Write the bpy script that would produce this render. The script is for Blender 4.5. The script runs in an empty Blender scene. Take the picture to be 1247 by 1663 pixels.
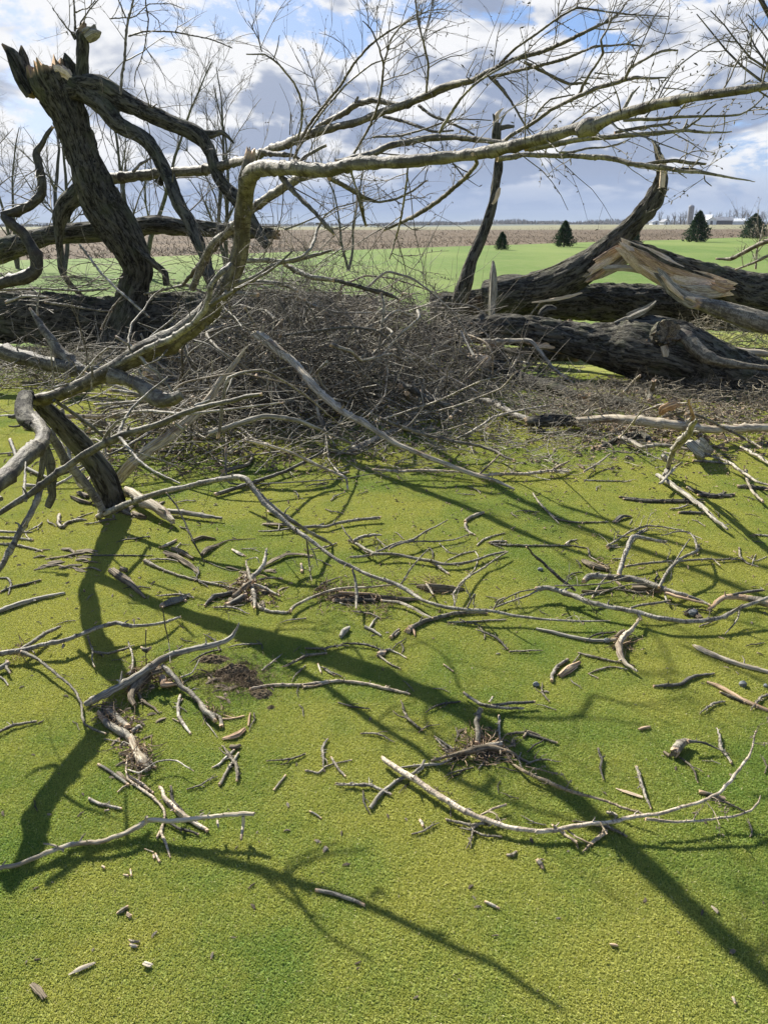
import bpy, math, random, re
import numpy as np
from math import radians, sin, cos, tan, pi

# ------------------------------------------------------------------ camera
sc = bpy.context.scene
PITCH = radians(20.9); FPX = 1220.0; H = 1.6
cam_d = bpy.data.cameras.new('camera')
cam = bpy.data.objects.new('camera', cam_d); sc.collection.objects.link(cam)
cam.location = (0, 0, H); cam.rotation_euler = (pi/2 - PITCH, 0, 0)
cam_d.sensor_fit = 'VERTICAL'; cam_d.sensor_height = 24.0
cam_d.lens = 24.0*FPX/1663.0
cam_d.clip_start = 0.05; cam_d.clip_end = 9000
sc.camera = cam

# ------------------------------------------------------------------ light
SUN_EL = radians(38); SUN_AZ = radians(33)          # azimuth to the left of the view
EXPO = 1.1
SKYK = 4.6
CLOUD_SEED = (20.1, 0.3, 7.7)
sun_d = bpy.data.lights.new('sun', 'SUN'); sun_d.energy = 5.0; sun_d.angle = radians(0.53)
sun_d.color = (1.0, 0.955, 0.87)
sun = bpy.data.objects.new('sun', sun_d); sc.collection.objects.link(sun)
sun.rotation_euler = (pi/2 - SUN_EL, 0, pi + SUN_AZ)
sun.location = (-10, 15, 15)
sc.view_settings.view_transform = 'Standard'; sc.view_settings.look = 'None'
sc.view_settings.exposure = EXPO; sc.view_settings.gamma = 1.0
sc.view_settings.use_curve_mapping = False
sc.render.engine = 'CYCLES'
sc.cycles.max_bounces = 6; sc.cycles.diffuse_bounces = 3; sc.cycles.glossy_bounces = 2
sc.cycles.transparent_max_bounces = 4; sc.cycles.use_denoising = True
sc.cycles.caustics_reflective = False; sc.cycles.caustics_refractive = False

SUNH = np.array([-sin(SUN_AZ), cos(SUN_AZ)])

# ------------------------------------------------------------------ node helpers
class NT:
    def __init__(s, tree): s.t = tree; s.n = tree.nodes; s.l = tree.links
    def node(s, kind, **kw):
        nd = s.n.new(kind)
        for k, v in kw.items(): setattr(nd, k, v)
        return nd
    def inp(s, sock, v):
        if isinstance(v, bpy.types.NodeSocket): s.l.new(v, sock)
        elif v is not None:
            if isinstance(v, (tuple, list)) and len(v) == 3 and sock.type == 'RGBA': v = (*v, 1)
            sock.default_value = v
    def math(s, op, a, b=None, c=None, clamp=False):
        nd = s.node('ShaderNodeMath', operation=op, use_clamp=clamp)
        s.inp(nd.inputs[0], a)
        if b is not None: s.inp(nd.inputs[1], b)
        if c is not None: s.inp(nd.inputs[2], c)
        return nd.outputs[0]
    def vmath(s, op, a, b=None):
        nd = s.node('ShaderNodeVectorMath', operation=op)
        s.inp(nd.inputs[0], a)
        if b is not None: s.inp(nd.inputs[1], b)
        return nd.outputs[0]
    def noise(s, vec, scale=1.0, detail=4.0, rough=0.55, dist=0.0):
        nd = s.node('ShaderNodeTexNoise'); s.inp(nd.inputs['Vector'], vec)
        nd.inputs['Scale'].default_value = scale; nd.inputs['Detail'].default_value = detail
        nd.inputs['Roughness'].default_value = rough; nd.inputs['Distortion'].default_value = dist
        return nd.outputs['Fac']
    def voro(s, vec, scale=1.0, feature='F1', out='Distance'):
        nd = s.node('ShaderNodeTexVoronoi', feature=feature); s.inp(nd.inputs['Vector'], vec)
        nd.inputs['Scale'].default_value = scale
        return nd.outputs[out]
    def ramp(s, f, a, b, c=0.0, d=1.0, smooth=True):
        nd = s.node('ShaderNodeMapRange', interpolation_type='SMOOTHSTEP' if smooth else 'LINEAR')
        s.inp(nd.inputs[0], f)
        for i, v in zip((1, 2, 3, 4), (a, b, c, d)): s.inp(nd.inputs[i], v)
        return nd.outputs[0]
    def mix(s, f, a, b, mode='MIX'):
        nd = s.node('ShaderNodeMix', data_type='RGBA', blend_type=mode)
        s.inp(nd.inputs[0], f); s.inp(nd.inputs[6], a); s.inp(nd.inputs[7], b)
        return nd.outputs[2]

def new_mat(name):
    m = bpy.data.materials.new(name); m.use_nodes = True
    nt = NT(m.node_tree); nt.n.clear()
    out = nt.node('ShaderNodeOutputMaterial')
    return m, nt, out

def principled(nt, out, col, rough=0.85, spec=0.25, bump=None, bstr=0.5, bdist=0.01, trans=None):
    p = nt.node('ShaderNodeBsdfPrincipled')
    nt.inp(p.inputs['Base Color'], col); nt.inp(p.inputs['Roughness'], rough)
    p.inputs['Specular IOR Level'].default_value = spec
    if bump is not None:
        b = nt.node('ShaderNodeBump'); b.inputs['Strength'].default_value = bstr
        b.inputs['Distance'].default_value = bdist; nt.l.new(bump, b.inputs['Height'])
        nt.l.new(b.outputs[0], p.inputs['Normal'])
    if trans is not None:
        t = nt.node('ShaderNodeBsdfTranslucent'); nt.inp(t.inputs['Color'], trans[1])
        mx = nt.node('ShaderNodeMixShader'); mx.inputs[0].default_value = trans[0]
        nt.l.new(p.outputs[0], mx.inputs[1]); nt.l.new(t.outputs[0], mx.inputs[2])
        nt.l.new(mx.outputs[0], out.inputs['Surface'])
    else:
        nt.l.new(p.outputs[0], out.inputs['Surface'])
    return p

# ------------------------------------------------------------------ world: sky with broken cumulus
world = bpy.data.worlds.new('World'); sc.world = world; world.use_nodes = True
def build_world():
    nt = NT(world.node_tree); nt.n.clear()
    out = nt.node('ShaderNodeOutputWorld'); bg = nt.node('ShaderNodeBackground')
    sky = nt.node('ShaderNodeTexSky', sky_type='NISHITA'); sky.sun_disc = False
    sky.sun_elevation = SUN_EL; sky.sun_rotation = -SUN_AZ
    sky.air_density = 1.0; sky.dust_density = 1.0; sky.ozone_density = 1.5
    tc = nt.node('ShaderNodeTexCoord').outputs['Generated']
    sep = nt.node('ShaderNodeSeparateXYZ'); nt.l.new(tc, sep.inputs[0])
    X, Y, Z = sep.outputs
    zz = nt.math('MAXIMUM', Z, 0.0)
    # flattened coordinates: clouds get lower and longer towards the horizon
    zc = nt.math('MULTIPLY', nt.math('POWER', nt.math('ADD', zz, 0.03), 0.75), 1.75)
    cb = nt.node('ShaderNodeCombineXYZ'); nt.l.new(X, cb.inputs[0]); nt.l.new(Y, cb.inputs[1]); nt.l.new(zc, cb.inputs[2])
    P = nt.vmath('ADD', cb.outputs[0], CLOUD_SEED)
    def dens(p, det=9.0): return nt.noise(p, 5.6, det, 0.60, 0.25)
    n0 = dens(P)
    n1 = dens(nt.vmath('ADD', P, (-0.022, 0.0, 0.042)), 4.0)
    n0s = dens(P, 4.0)
    big = nt.noise(P, 2.4, 2.0, 0.5)
    cov = nt.math('ADD', nt.math('MULTIPLY', n0, 0.8), nt.math('MULTIPLY', big, 0.3))
    low = nt.ramp(zz, 0.05, 0.23, 0.10, -0.01)
    cov = nt.math('ADD', cov, low)
    cov = nt.math('SUBTRACT', cov, nt.ramp(zz, 0.25, 0.60, 0.0, 0.17))
    cover = nt.ramp(cov, 0.495, 0.545)
    thick = nt.ramp(cov, 0.52, 0.64)
    lit = nt.math('MULTIPLY_ADD', nt.math('SUBTRACT', n0s, n1), 5.5, 0.42)
    lit = nt.math('ADD', lit, nt.math('MULTIPLY', nt.math('SUBTRACT', 1.0, thick), 0.55))
    lit = nt.math('ADD', lit, nt.math('MULTIPLY', nt.math('SUBTRACT', n0, n0s), 3.0))
    lit = nt.ramp(lit, 0.30, 0.90)
    ccol = nt.mix(lit, (0.35, 0.42, 0.58), (0.96, 0.97, 1.0))
    # far stratus close to the horizon
    strat = nt.noise(nt.vmath('MULTIPLY', P, (0.8, 0.8, 6.0)), 1.6, 4.0, 0.55)
    hz = nt.ramp(nt.math('ADD', zz, nt.math('MULTIPLY', strat, 0.04)), 0.05, 0.105, 1.0, 0.0)
    hcol = nt.mix(nt.ramp(strat, 0.35, 0.65), (0.22, 0.33, 0.57), (0.36, 0.46, 0.67))
    hcol = nt.mix(nt.ramp(zz, 0.0, 0.022, 1.0, 0.0), hcol, (0.40, 0.50, 0.66))
    ccol = nt.mix(nt.math('MULTIPLY', hz, 0.9), ccol, hcol)
    cover = nt.math('MAXIMUM', cover, hz)
    ccol = nt.vmath('SCALE', ccol); ccol.node.inputs['Scale'].default_value = SKYK
    blue = nt.mix(0.75, sky.outputs[0], (0.16*SKYK, 0.33*SKYK, 0.74*SKYK))
    blue = nt.mix(nt.ramp(zz, 0.25, 0.8, 0.0, 0.45), blue, (0.02*SKYK, 0.05*SKYK, 0.16*SKYK))
    col = nt.mix(cover, blue, ccol)
    # thin bright veil round the sun
    sd = nt.node('ShaderNodeVectorMath', operation='DOT_PRODUCT'); nt.l.new(tc, sd.inputs[0])
    sd.inputs[1].default_value = (-sin(SUN_AZ)*cos(SUN_EL), cos(SUN_AZ)*cos(SUN_EL), sin(SUN_EL))
    veil = nt.ramp(sd.outputs['Value'], 0.70, 1.0, 0.0, 0.4)
    col = nt.mix(veil, col, (1.0*SKYK, 1.0*SKYK, 1.0*SKYK))
    nt.l.new(col, bg.inputs['Color']); bg.inputs['Strength'].default_value = 0.1
    nt.l.new(bg.outputs[0], out.inputs['Surface'])
build_world()

# ------------------------------------------------------------------ geometry helpers
CF = np.array([0, cos(PITCH), -sin(PITCH)]); CU = np.array([0, sin(PITCH), cos(PITCH)])
def ray(x, y): return CF + (831.5-y)/FPX*CU + np.array([(x-623.5)/FPX, 0, 0])
def at_y(x, y, Y): d = ray(x, y); return np.array([0, 0, H]) + d*(Y/d[1])
def at_z(x, y, z=0.0): d = ray(x, y); return np.array([0, 0, H]) + d*((z-H)/d[2])
def depth(P): return float((np.asarray(P) - (0, 0, H)) @ CF)

rng = np.random.default_rng(7)

def vnoise(p, seed=0):
    p = np.asarray(p, float); i = np.floor(p).astype(np.int64); f = p - i; f = f*f*(3-2*f)
    def h(a):
        n = a[..., 0]*374761393 + a[..., 1]*668265263 + a[..., 2]*2147483647 + seed*974711
        n = (n ^ (n >> 13)) * 1274126177; n = n ^ (n >> 16)
        return (n & 0xffff)/65535.0
    r = 0
    for dx in (0, 1):
        for dy in (0, 1):
            for dz in (0, 1):
                w = (f[..., 0] if dx else 1-f[..., 0])*(f[..., 1] if dy else 1-f[..., 1])*(f[..., 2] if dz else 1-f[..., 2])
                r = r + w*h(i + np.array([dx, dy, dz]))
    return r

def fbm(p, o=3, seed=0):
    r = 0; a = 0.5; s = 0
    for k in range(o): r = r + a*vnoise(p*(2.03**k), seed+k*17); s += a; a *= 0.55
    return r/s

def catmull(P, n):
    P = np.asarray(P, float); m = len(P)
    if m < 2: return P
    seg = np.linalg.norm(np.diff(P[:, :3], axis=0), axis=1); c = np.r_[0, np.cumsum(seg)]
    c = c + np.arange(m)*1e-9; t = np.linspace(0, c[-1], n)
    k = np.clip(np.searchsorted(c, t, side='right')-1, 0, m-2); u = (t-c[k])/np.maximum(c[k+1]-c[k], 1e-9)
    Pe = np.vstack([2*P[0]-P[1], P, 2*P[-1]-P[-2]])
    ce = np.r_[c[0]-(c[1]-c[0]), c, c[-1]+(c[-1]-c[-2])]
    p0, p1, p2, p3 = Pe[k], Pe[k+1], Pe[k+2], Pe[k+3]
    d = (c[k+1]-c[k])[:, None]
    m1 = ((p2-p0)/np.maximum((ce[k+2]-ce[k])[:, None], 1e-9))*d
    m2 = ((p3-p1)/np.maximum((ce[k+3]-ce[k+1])[:, None], 1e-9))*d
    u = u[:, None]
    return (2*u**3-3*u**2+1)*p1 + (u**3-2*u**2+u)*m1 + (-2*u**3+3*u**2)*p2 + (u**3-u**2)*m2

class MB:
    def __init__(s): s.v = []; s.f = []; s.bc = []; s.w = []; s.n = 0; s.flat = False
    def add(s, v, quads=None, tris=None, bc=None, w=None):
        v = np.asarray(v, float).reshape(-1, 3); k = len(v)
        s.v.append(v); s.bc.append(v if bc is None else bc); s.w.append(np.zeros(k) if w is None else w)
        if quads is not None and len(quads): s.f.append(np.asarray(quads, int) + s.n)
        if tris is not None and len(tris): s.f.append(np.asarray(tris, int) + s.n)
        s.n += k
    def build(s, name, mat, parent=None, smooth=True, origin=None):
        V = np.vstack(s.v); o = np.zeros(3)
        if parent is not None: o = np.array(parent.location)
        elif origin is not None: o = np.array(origin)
        me = bpy.data.meshes.new(name)
        nl = sum(a.size for a in s.f); nf = sum(len(a) for a in s.f)
        me.vertices.add(len(V)); me.vertices.foreach_set('co', (V-o).astype(np.float32).ravel())
        me.loops.add(nl); me.loops.foreach_set('vertex_index', np.concatenate([a.ravel() for a in s.f]).astype(np.int32))
        tot = np.concatenate([np.full(len(a), a.shape[1]) for a in s.f]); st = np.r_[0, np.cumsum(tot)[:-1]]
        me.polygons.add(nf); me.polygons.foreach_set('loop_start', st.astype(np.int32))
        me.polygons.foreach_set('use_smooth', np.full(nf, smooth and not s.flat))
        a = me.attributes.new('bc', 'FLOAT_VECTOR', 'POINT'); a.data.foreach_set('vector', np.vstack(s.bc).astype(np.float32).ravel())
        a = me.attributes.new('wood', 'FLOAT', 'POINT'); a.data.foreach_set('value', np.concatenate(s.w).astype(np.float32))
        me.update(calc_edges=True); me.validate()
        me.materials.append(mat)
        ob = bpy.data.objects.new(name, me); sc.collection.objects.link(ob)
        if parent is not None: ob.parent = parent
        else: ob.location = o
        return ob

def tube(mb, P, R, segs=8, style='young', seed=None, jag=(0.6, 0.6), step=None, wob=0.5, maxn=260, flat=1.0, woodall=False, kink=0.65, spurs=0):
    """a bent, tapering, knotty piece of wood; P (n,3), R (n)"""
    if seed is None: seed = int(rng.integers(1 << 30))
    r_ = np.random.default_rng(seed); seed &= 0xffff
    P = np.asarray(P, float); R = np.asarray(R, float)
    L = np.linalg.norm(np.diff(P, axis=0), axis=1).sum(); rm = max(R.mean(), 1e-4)
    if step is None: step = {'old': max(0.045, rm*0.18), 'young': rm*0.9, 'twig': max(rm*1.5, 0.006), 'plain': rm*3, 'wood': rm*1.2}[style]
    n = int(np.clip(L/step, len(P)+1, maxn))
    Q = catmull(np.c_[P, R], n)
    if style in ('young', 'twig', 'wood', 'plain') and kink > 0:
        dl = np.r_[0, np.cumsum(np.linalg.norm(np.diff(np.c_[P, R][:, :3], axis=0), axis=1))]; dn = np.linspace(0, dl[-1], n)
        Ql = np.stack([np.interp(dn, dl, np.c_[P, R][:, k]) for k in range(4)], 1); Q = Q*(1-kink)+Ql*kink
    C = Q[:, :3]; r = np.maximum(Q[:, 3], 3e-4)
    if style == 'wood': mb.flat = True
    v = np.r_[0, np.cumsum(np.linalg.norm(np.diff(C, axis=0), axis=1))]
    if wob > 0:
        fr = 1/(max(rm*7, 0.03))
        for k in range(3):
            C[:, k] += (fbm(np.c_[v*fr, np.full(n, k*9.7+seed % 97), np.full(n, 0.3)], 2, seed) - 0.5)*2*rm*wob*(0.5 if k == 2 else 1)
            if style in ('young', 'twig'): C[:, k] += (vnoise(np.c_[v*fr*3.1, np.full(n, k*5.3+seed % 89), np.full(n, 0.7)], seed+9) - 0.5)*1.1*rm*min(wob, .6)*(0.5 if k == 2 else 1)
    T = np.gradient(C, axis=0); T /= np.maximum(np.linalg.norm(T, axis=1), 1e-9)[:, None]
    a = np.array([0, 0, 1.0]) if abs(T[0, 2]) < 0.9 else np.array([1.0, 0, 0])
    N = np.zeros_like(C); x = np.cross(T[0], a); x /= np.linalg.norm(x)
    for i in range(n):
        x = x - T[i]*(x@T[i]); x /= max(np.linalg.norm(x), 1e-9); N[i] = x
    B = np.cross(T, N)
    th = np.arange(segs)/segs*2*pi; ct, st = np.cos(th), np.sin(th)
    rr = np.repeat(r[:, None], segs, 1); w = np.zeros((n, segs))
    if woodall: w += 1
    if style in ('young', 'twig'):
        gap = {'young': max(0.09, rm*5), 'twig': max(0.022, rm*6)}[style]
        nk = int(v[-1]/gap)
        rr *= 1 + (vnoise(np.c_[v/(rm*2.2), np.full(n, .5), np.full(n, 3.3)], seed+2)-.5)[:, None]*.28
        if nk and n > 4:
            pos = (np.arange(nk)+r_.uniform(.2, .8, nk))*gap; am = r_.uniform(.10, .42, nk)*(1.5 if style == 'twig' else 1.0)
            ph = r_.uniform(0, 2*pi, nk)
            for p_, a_, h_ in zip(pos, am, ph):
                g = np.exp(-((v-p_)/(rm*(1.0 if style == 'twig' else .55)))**2)
                w -= 1.0*np.clip(g[:, None]*(.75+.6*np.cos(th-h_))[None], 0, 1)*r_.uniform(.3, 1)
                rr *= 1 + a_*g[:, None]*(0.55+0.6*np.cos(th-h_))[None]
    if style in ('young', 'twig'): rr *= (1+r_.uniform(-.10, .10, segs))[None]*(1+r_.uniform(-.05, .05, (n, segs)))
    if segs >= 6:
        pc = np.stack([ct[None]*r[:, None], st[None]*r[:, None], np.repeat(v[:, None], segs, 1)], -1)
        lo = fbm(pc/np.array([rm*1.6, rm*1.6, rm*3.5]), 2, seed)-0.5
        rr *= 1 + lo*{'old': .22, 'young': .16, 'twig': .2, 'plain': .15, 'wood': .35}[style]
        if style == 'old':
            q = pc.copy(); tw = (fbm(pc/np.array([.25, .25, .4]), 2, seed+3)-.5)*.10
            q[..., 0] += tw; q[..., 1] += tw
            f1 = fbm(q/np.array([.045, .045, .19]), 2, seed+5)
            rid = np.abs(f1-.5)*2
            rr += (np.clip(rid*2.4, 0, 1)-.6)*min(.042, rm*.17)
        if style == 'wood':
            f1 = fbm(pc/np.array([rm*.35, rm*.35, rm*5]), 2, seed+5)-.5
            rr *= 1 + f1*.5
            rr *= (1+r_.uniform(-.34, .34, segs))[None]
    fn, fb = (abs(flat), 1.0) if flat < 0 else (1.0, flat)      # a negative value flattens across instead of downwards
    V = C[:, None] + N[:, None]*(rr*ct*fn)[..., None] + B[:, None]*(rr*st*fb)[..., None]
    w = np.clip(w, -1, 1)
    for e, jg in ((0, jag[0]), (-1, jag[1])):
        if jg > 0:
            off = (r_.random(segs)-0.25)*r[e]*jg*2.2
            V[e] += T[e]*(off*(1 if e else -1))[:, None]; w[e] = 1
    bc = np.stack([ct[None]*rr, st[None]*rr, np.repeat(v[:, None], segs, 1)], -1)
    bc = bc + np.array([seed % 13, seed % 7, seed % 29])*1.0
    i = np.arange(n-1)[:, None]*segs; j = np.arange(segs)[None]; j2 = (j+1) % segs
    quads = np.stack([i+j, i+j2, i+segs+j2, i+segs+j], -1).reshape(-1, 4)
    Vf = V.reshape(-1, 3); wf = w.ravel(); bf = bc.reshape(-1, 3)
    # caps: closed end faces with their own vertices so the break has a crisp edge
    if segs >= 4:
        nb = len(Vf)
        e0 = Vf[:segs].copy(); e1 = Vf[-segs:].copy()
        c0 = e0.mean(0) + T[0]*r[0]*.15; c1 = e1.mean(0) - T[-1]*r[-1]*.15
        Vf = np.vstack([Vf, e0, c0, e1, c1])
        capw = np.ones(2*segs+2) if jag[0] > 0 or jag[1] > 0 else np.zeros(2*segs+2)
        wf = np.r_[wf, capw]; bf = np.vstack([bf, bf[:segs], bf[:segs].mean(0), bf[-segs:][:segs]*1.0, bf[-segs:].mean(0)]) if False else \
            np.vstack([bf, bc[0], bc[0].mean(0)[None], bc[-1], bc[-1].mean(0)[None]])
        k = np.arange(segs); k2 = (k+1) % segs
        t0 = np.stack([nb+k2, nb+k, np.full(segs, nb+segs)], -1)
        m0 = nb+segs+1
        t1 = np.stack([m0+k, m0+k2, np.full(segs, m0+segs)], -1)
        mb.add(Vf, quads, np.vstack([t0, t1]), bf, wf)
    else:
        mb.add(Vf, quads, None, bf, wf)
    if spurs and n > 6:
        ns = int(spurs*v[-1]/max(rm*9, .03)); k = r_.integers(1, n-1, ns)
        for i in k[:26]:
            t_ = r_.uniform(0, 2*pi); o = N[i]*cos(t_)+B[i]*sin(t_); o[2] = abs(o[2])*.8
            l = r[i]*r_.uniform(1.6, 4.5); q0 = C[i]; d_ = o+T[i]*r_.uniform(-.2, .9); d_ /= np.linalg.norm(d_)
            q = np.array([[q0, q0+d_*l*.6, q0+d_*l+r_.normal(size=3)*l*.15]]); thin_tubes(mb, q, [[r[i]*.5, r[i]*.34, r[i]*.16]], 5)
    return C, r

def thin_tubes(mb, polys, radii, segs=3):
    """many thin twigs at once: polys (k,n,3), radii (k,n)"""
    P = np.asarray(polys, float); R = np.asarray(radii, float); k, n, _ = P.shape
    T = np.gradient(P, axis=1); T /= np.maximum(np.linalg.norm(T, axis=2, keepdims=True), 1e-9)
    a = np.where(np.abs(T[..., 2:3]) < .9, np.array([0, 0, 1.0]), np.array([1.0, 0, 0]))
    a = np.repeat(a[:, :1], n, 1)
    N = np.cross(T, a); N /= np.maximum(np.linalg.norm(N, axis=2, keepdims=True), 1e-9); B = np.cross(T, N)
    th = np.arange(segs)/segs*2*pi
    V = P[:, :, None] + R[..., None, None]*(N[:, :, None]*np.cos(th)[:, None] + B[:, :, None]*np.sin(th)[:, None])
    base = (np.arange(k)[:, None, None]*n + np.arange(n-1)[None, :, None])*segs
    j = np.arange(segs)[None, None]; j2 = (j+1) % segs
    q = np.stack([base+j, base+j2, base+segs+j2, base+segs+j], -1).reshape(-1, 4)
    V = V.reshape(-1, 3)
    bc = np.repeat(np.cumsum(np.r_[np.zeros((1,)), np.ones(n-1)])[None]*0.05, k, 0)
    bcv = np.stack([np.zeros((k, n)), np.repeat(rng.random(k)[:, None]*50, n, 1), bc], -1)
    bcv = np.repeat(bcv[:, :, None], segs, 2).reshape(-1, 3)
    e = np.zeros((k, n, segs)); mb.add(V, q, None, bcv, e.ravel())

def rand_twigs(starts, dirs, lengths, r0, n=6, curl=0.35, grav=0.0, taper=0.3):
    k = len(starts); P = np.zeros((k, n, 3)); P[:, 0] = starts; d = np.array(dirs, float)
    d /= np.linalg.norm(d, axis=1, keepdims=True); st = (np.asarray(lengths)/(n-1))[:, None]
    bend = rng.normal(size=(k, 3))*curl*0.35
    for i in range(1, n):
        d = d + bend + rng.normal(size=(k, 3))*curl*0.4; d[:, 2] += grav
        d /= np.linalg.norm(d, axis=1, keepdims=True); P[:, i] = P[:, i-1] + d*st
    R = np.asarray(r0)[:, None]*np.linspace(1, taper, n)[None]
    return P, R

# ------------------------------------------------------------------ tags
def tag(o, label=None, cat=None, group=None, kind=None):
    if label: o['label'] = label
    if cat: o['category'] = cat
    if group: o['group'] = group
    if kind: o['kind'] = kind
    return o
def empty(name, loc, label, cat, group=None):
    o = bpy.data.objects.new(name, None); sc.collection.objects.link(o); o.location = tuple(float(a) for a in loc)
    o.empty_display_size = 0.1
    return tag(o, label, cat, group)

# ------------------------------------------------------------------ materials
def m_grassy(name, blade):
    m, nt, out = new_mat(name)
    pos = nt.node('ShaderNodeNewGeometry').outputs['Position']
    big = nt.noise(pos, 0.9, 3.0, 0.55); mid = nt.noise(pos, 5.5, 3.0, 0.6); fine = nt.noise(pos, 60, 2.0, 0.5)
    f = nt.math('ADD', nt.math('MULTIPLY', big, 1.25), nt.math('ADD', nt.math('MULTIPLY', mid, 0.5), nt.math('MULTIPLY', fine, 0.22)))
    f = nt.ramp(f, 0.66, 1.16)
    yel = nt.ramp(nt.noise(pos, 2.1, 3.0, 0.6), 0.50, 0.72, 0.0, 0.32)
    if blade:
        at = nt.node('ShaderNodeAttribute', attribute_name='tint').outputs['Fac']
        col = nt.mix(f, (0.180, 0.305, 0.054), (0.500, 0.490, 0.112))
        col = nt.mix(yel, col, (0.50, 0.45, 0.11))
        col = nt.mix(nt.ramp(at, 0.0, 1.0, 0.0, 0.7), nt.mix(0.18, col, (0.06, 0.14, 0.015)), nt.mix(0.22, col, (0.60, 0.60, 0.15)))
        col = nt.mix(nt.ramp(at, 0.98, 0.985), col, (0.62, 0.56, 0.30))
        principled(nt, out, col, 0.55, 0.3, trans=(0.42, nt.mix(0.3, col, (0.40, 0.42, 0.07))))
    else:
        sp = nt.noise(pos, 240, 2.0, 0.6)
        col = nt.mix(f, (0.112, 0.215, 0.036), (0.35, 0.35, 0.075))
        col = nt.mix(nt.ramp(sp, 0.35, 0.7), nt.mix(0.45, col, (0.03, 0.05, 0.012)), nt.mix(0.3, col, (0.36, 0.38, 0.10)))
        fl = nt.node('ShaderNodeTexVoronoi'); nt.l.new(pos, fl.inputs['Vector']); fl.inputs['Scale'].default_value = 22
        principled(nt, out, col, 0.9, 0.1, bump=nt.noise(pos, 170, 3.0, 0.7), bstr=0.9, bdist=0.012)
    return m
M_BLADE = m_grassy('turf_blade', True)
M_TURF = m_grassy('turf_ground', False)

def m_bark_old():
    m, nt, out = new_mat('furrowed_old_bark')
    bc = nt.node('ShaderNodeAttribute', attribute_name='bc').outputs['Vector']
    ob = nt.node('ShaderNodeObjectInfo').outputs['Random']
    q = nt.vmath('MULTIPLY', bc, (22, 22, 5.0)); n1 = nt.noise(q, 1.0, 6.0, 0.65, 0.8)
    q2 = nt.vmath('MULTIPLY', bc, (60, 60, 22)); n2 = nt.noise(q2, 1.0, 5.0, 0.6)
    n3 = nt.noise(bc, 3.0, 3.0, 0.6)
    col = nt.mix(nt.ramp(n1, 0.42, 0.57), (0.022, 0.019, 0.014), (0.125, 0.116, 0.088))  # furrows have darker bark, deepened in colour to strengthen the shade there
    col = nt.mix(nt.ramp(n2, 0.45, 0.75, 0, 0.6), col, (0.24, 0.225, 0.185))
    col = nt.mix(nt.ramp(n3, 0.5, 0.68, 0, 0.5), col, (0.12, 0.13, 0.07))
    w = nt.node('ShaderNodeAttribute', attribute_name='wood').outputs['Fac']
    g = nt.noise(nt.vmath('MULTIPLY', bc, (90, 90, 8)), 1.0, 3.0, 0.6)
    wc = nt.mix(g, (0.30, 0.19, 0.11), (0.62, 0.46, 0.29))
    col = nt.mix(nt.ramp(w, 0.0, 1.0), col, wc)
    h = nt.math('ADD', nt.ramp(n1, 0.3, 0.65), nt.math('MULTIPLY', n2, 0.5))
    principled(nt, out, col, 0.9, 0.2, bump=h, bstr=1.0, bdist=0.02)
    return m
def m_bark_young(name, c0, c1, cd, ringy=0.6):
    m, nt, out = new_mat(name)
    bc = nt.node('ShaderNodeAttribute', attribute_name='bc').outputs['Vector']
    ob = nt.node('ShaderNodeObjectInfo').outputs['Random']
    n1 = nt.noise(nt.vmath('MULTIPLY', bc, (30, 30, 12)), 1.0, 5.0, 0.62, 0.4)
    n2 = nt.noise(nt.vmath('MULTIPLY', bc, (18, 18, 130)), 1.0, 3.0, 0.6)      # rings and lenticels across the limb
    n3 = nt.noise(nt.vmath('MULTIPLY', bc, (150, 150, 90)), 1.0, 4.0, 0.6)
    n4 = nt.noise(nt.vmath('MULTIPLY', bc, (5, 5, 9)), 1.0, 3.0, 0.6)
    col = nt.mix(nt.ramp(n1, 0.40, 0.60), c0, c1)
    col = nt.mix(nt.ramp(n2, 0.55, 0.63, 0, ringy), col, cd)
    col = nt.mix(nt.ramp(n3, 0.53, 0.64, 0, 0.55), col, cd)
    col = nt.mix(nt.ramp(n4, 0.56, 0.66, 0, 0.6), col, cd)
    hsv = nt.node('ShaderNodeHueSaturation'); nt.l.new(col, hsv.inputs['Color'])
    nt.l.new(nt.ramp(ob, 0, 1, 0.6, 1.2, False), hsv.inputs['Value']); nt.l.new(nt.ramp(ob, 0, 1, 1.15, 0.8, False), hsv.inputs['Saturation'])
    w = nt.node('ShaderNodeAttribute', attribute_name='wood').outputs['Fac']
    g = nt.noise(nt.vmath('MULTIPLY', bc, (160, 160, 12)), 1.0, 3.0, 0.6)
    wc = nt.mix(g, (0.36, 0.22, 0.12), (0.68, 0.50, 0.32))
    col = nt.mix(nt.ramp(w, 0.0, 1.0), nt.mix(nt.ramp(w, -0.75, -0.05, 0.8, 0.0), hsv.outputs[0], (0.05, 0.036, 0.025)), wc)
    h = nt.math('ADD', n1, nt.math('ADD', nt.math('MULTIPLY', n2, 0.4), nt.math('MULTIPLY', n3, 0.35)))
    principled(nt, out, col, 0.66, 0.36, bump=h, bstr=1.0, bdist=0.008)
    return m
def m_wood(name, c0, c1, cd):
    m, nt, out = new_mat(name)
    bc = nt.node('ShaderNodeAttribute', attribute_name='bc').outputs['Vector']
    g = nt.noise(nt.vmath('MULTIPLY', bc, (120, 120, 7)), 1.0, 5.0, 0.65, 0.3)
    n = nt.noise(nt.vmath('MULTIPLY', bc, (14, 14, 5)), 1.0, 4.0, 0.6)
    col = nt.mix(nt.ramp(g, 0.40, 0.60), c0, c1); col = nt.mix(nt.ramp(n, 0.53, 0.66, 0, 0.8), col, cd)
    principled(nt, out, col, 0.8, 0.25, bump=g, bstr=0.9, bdist=0.006)
    return m
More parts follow.
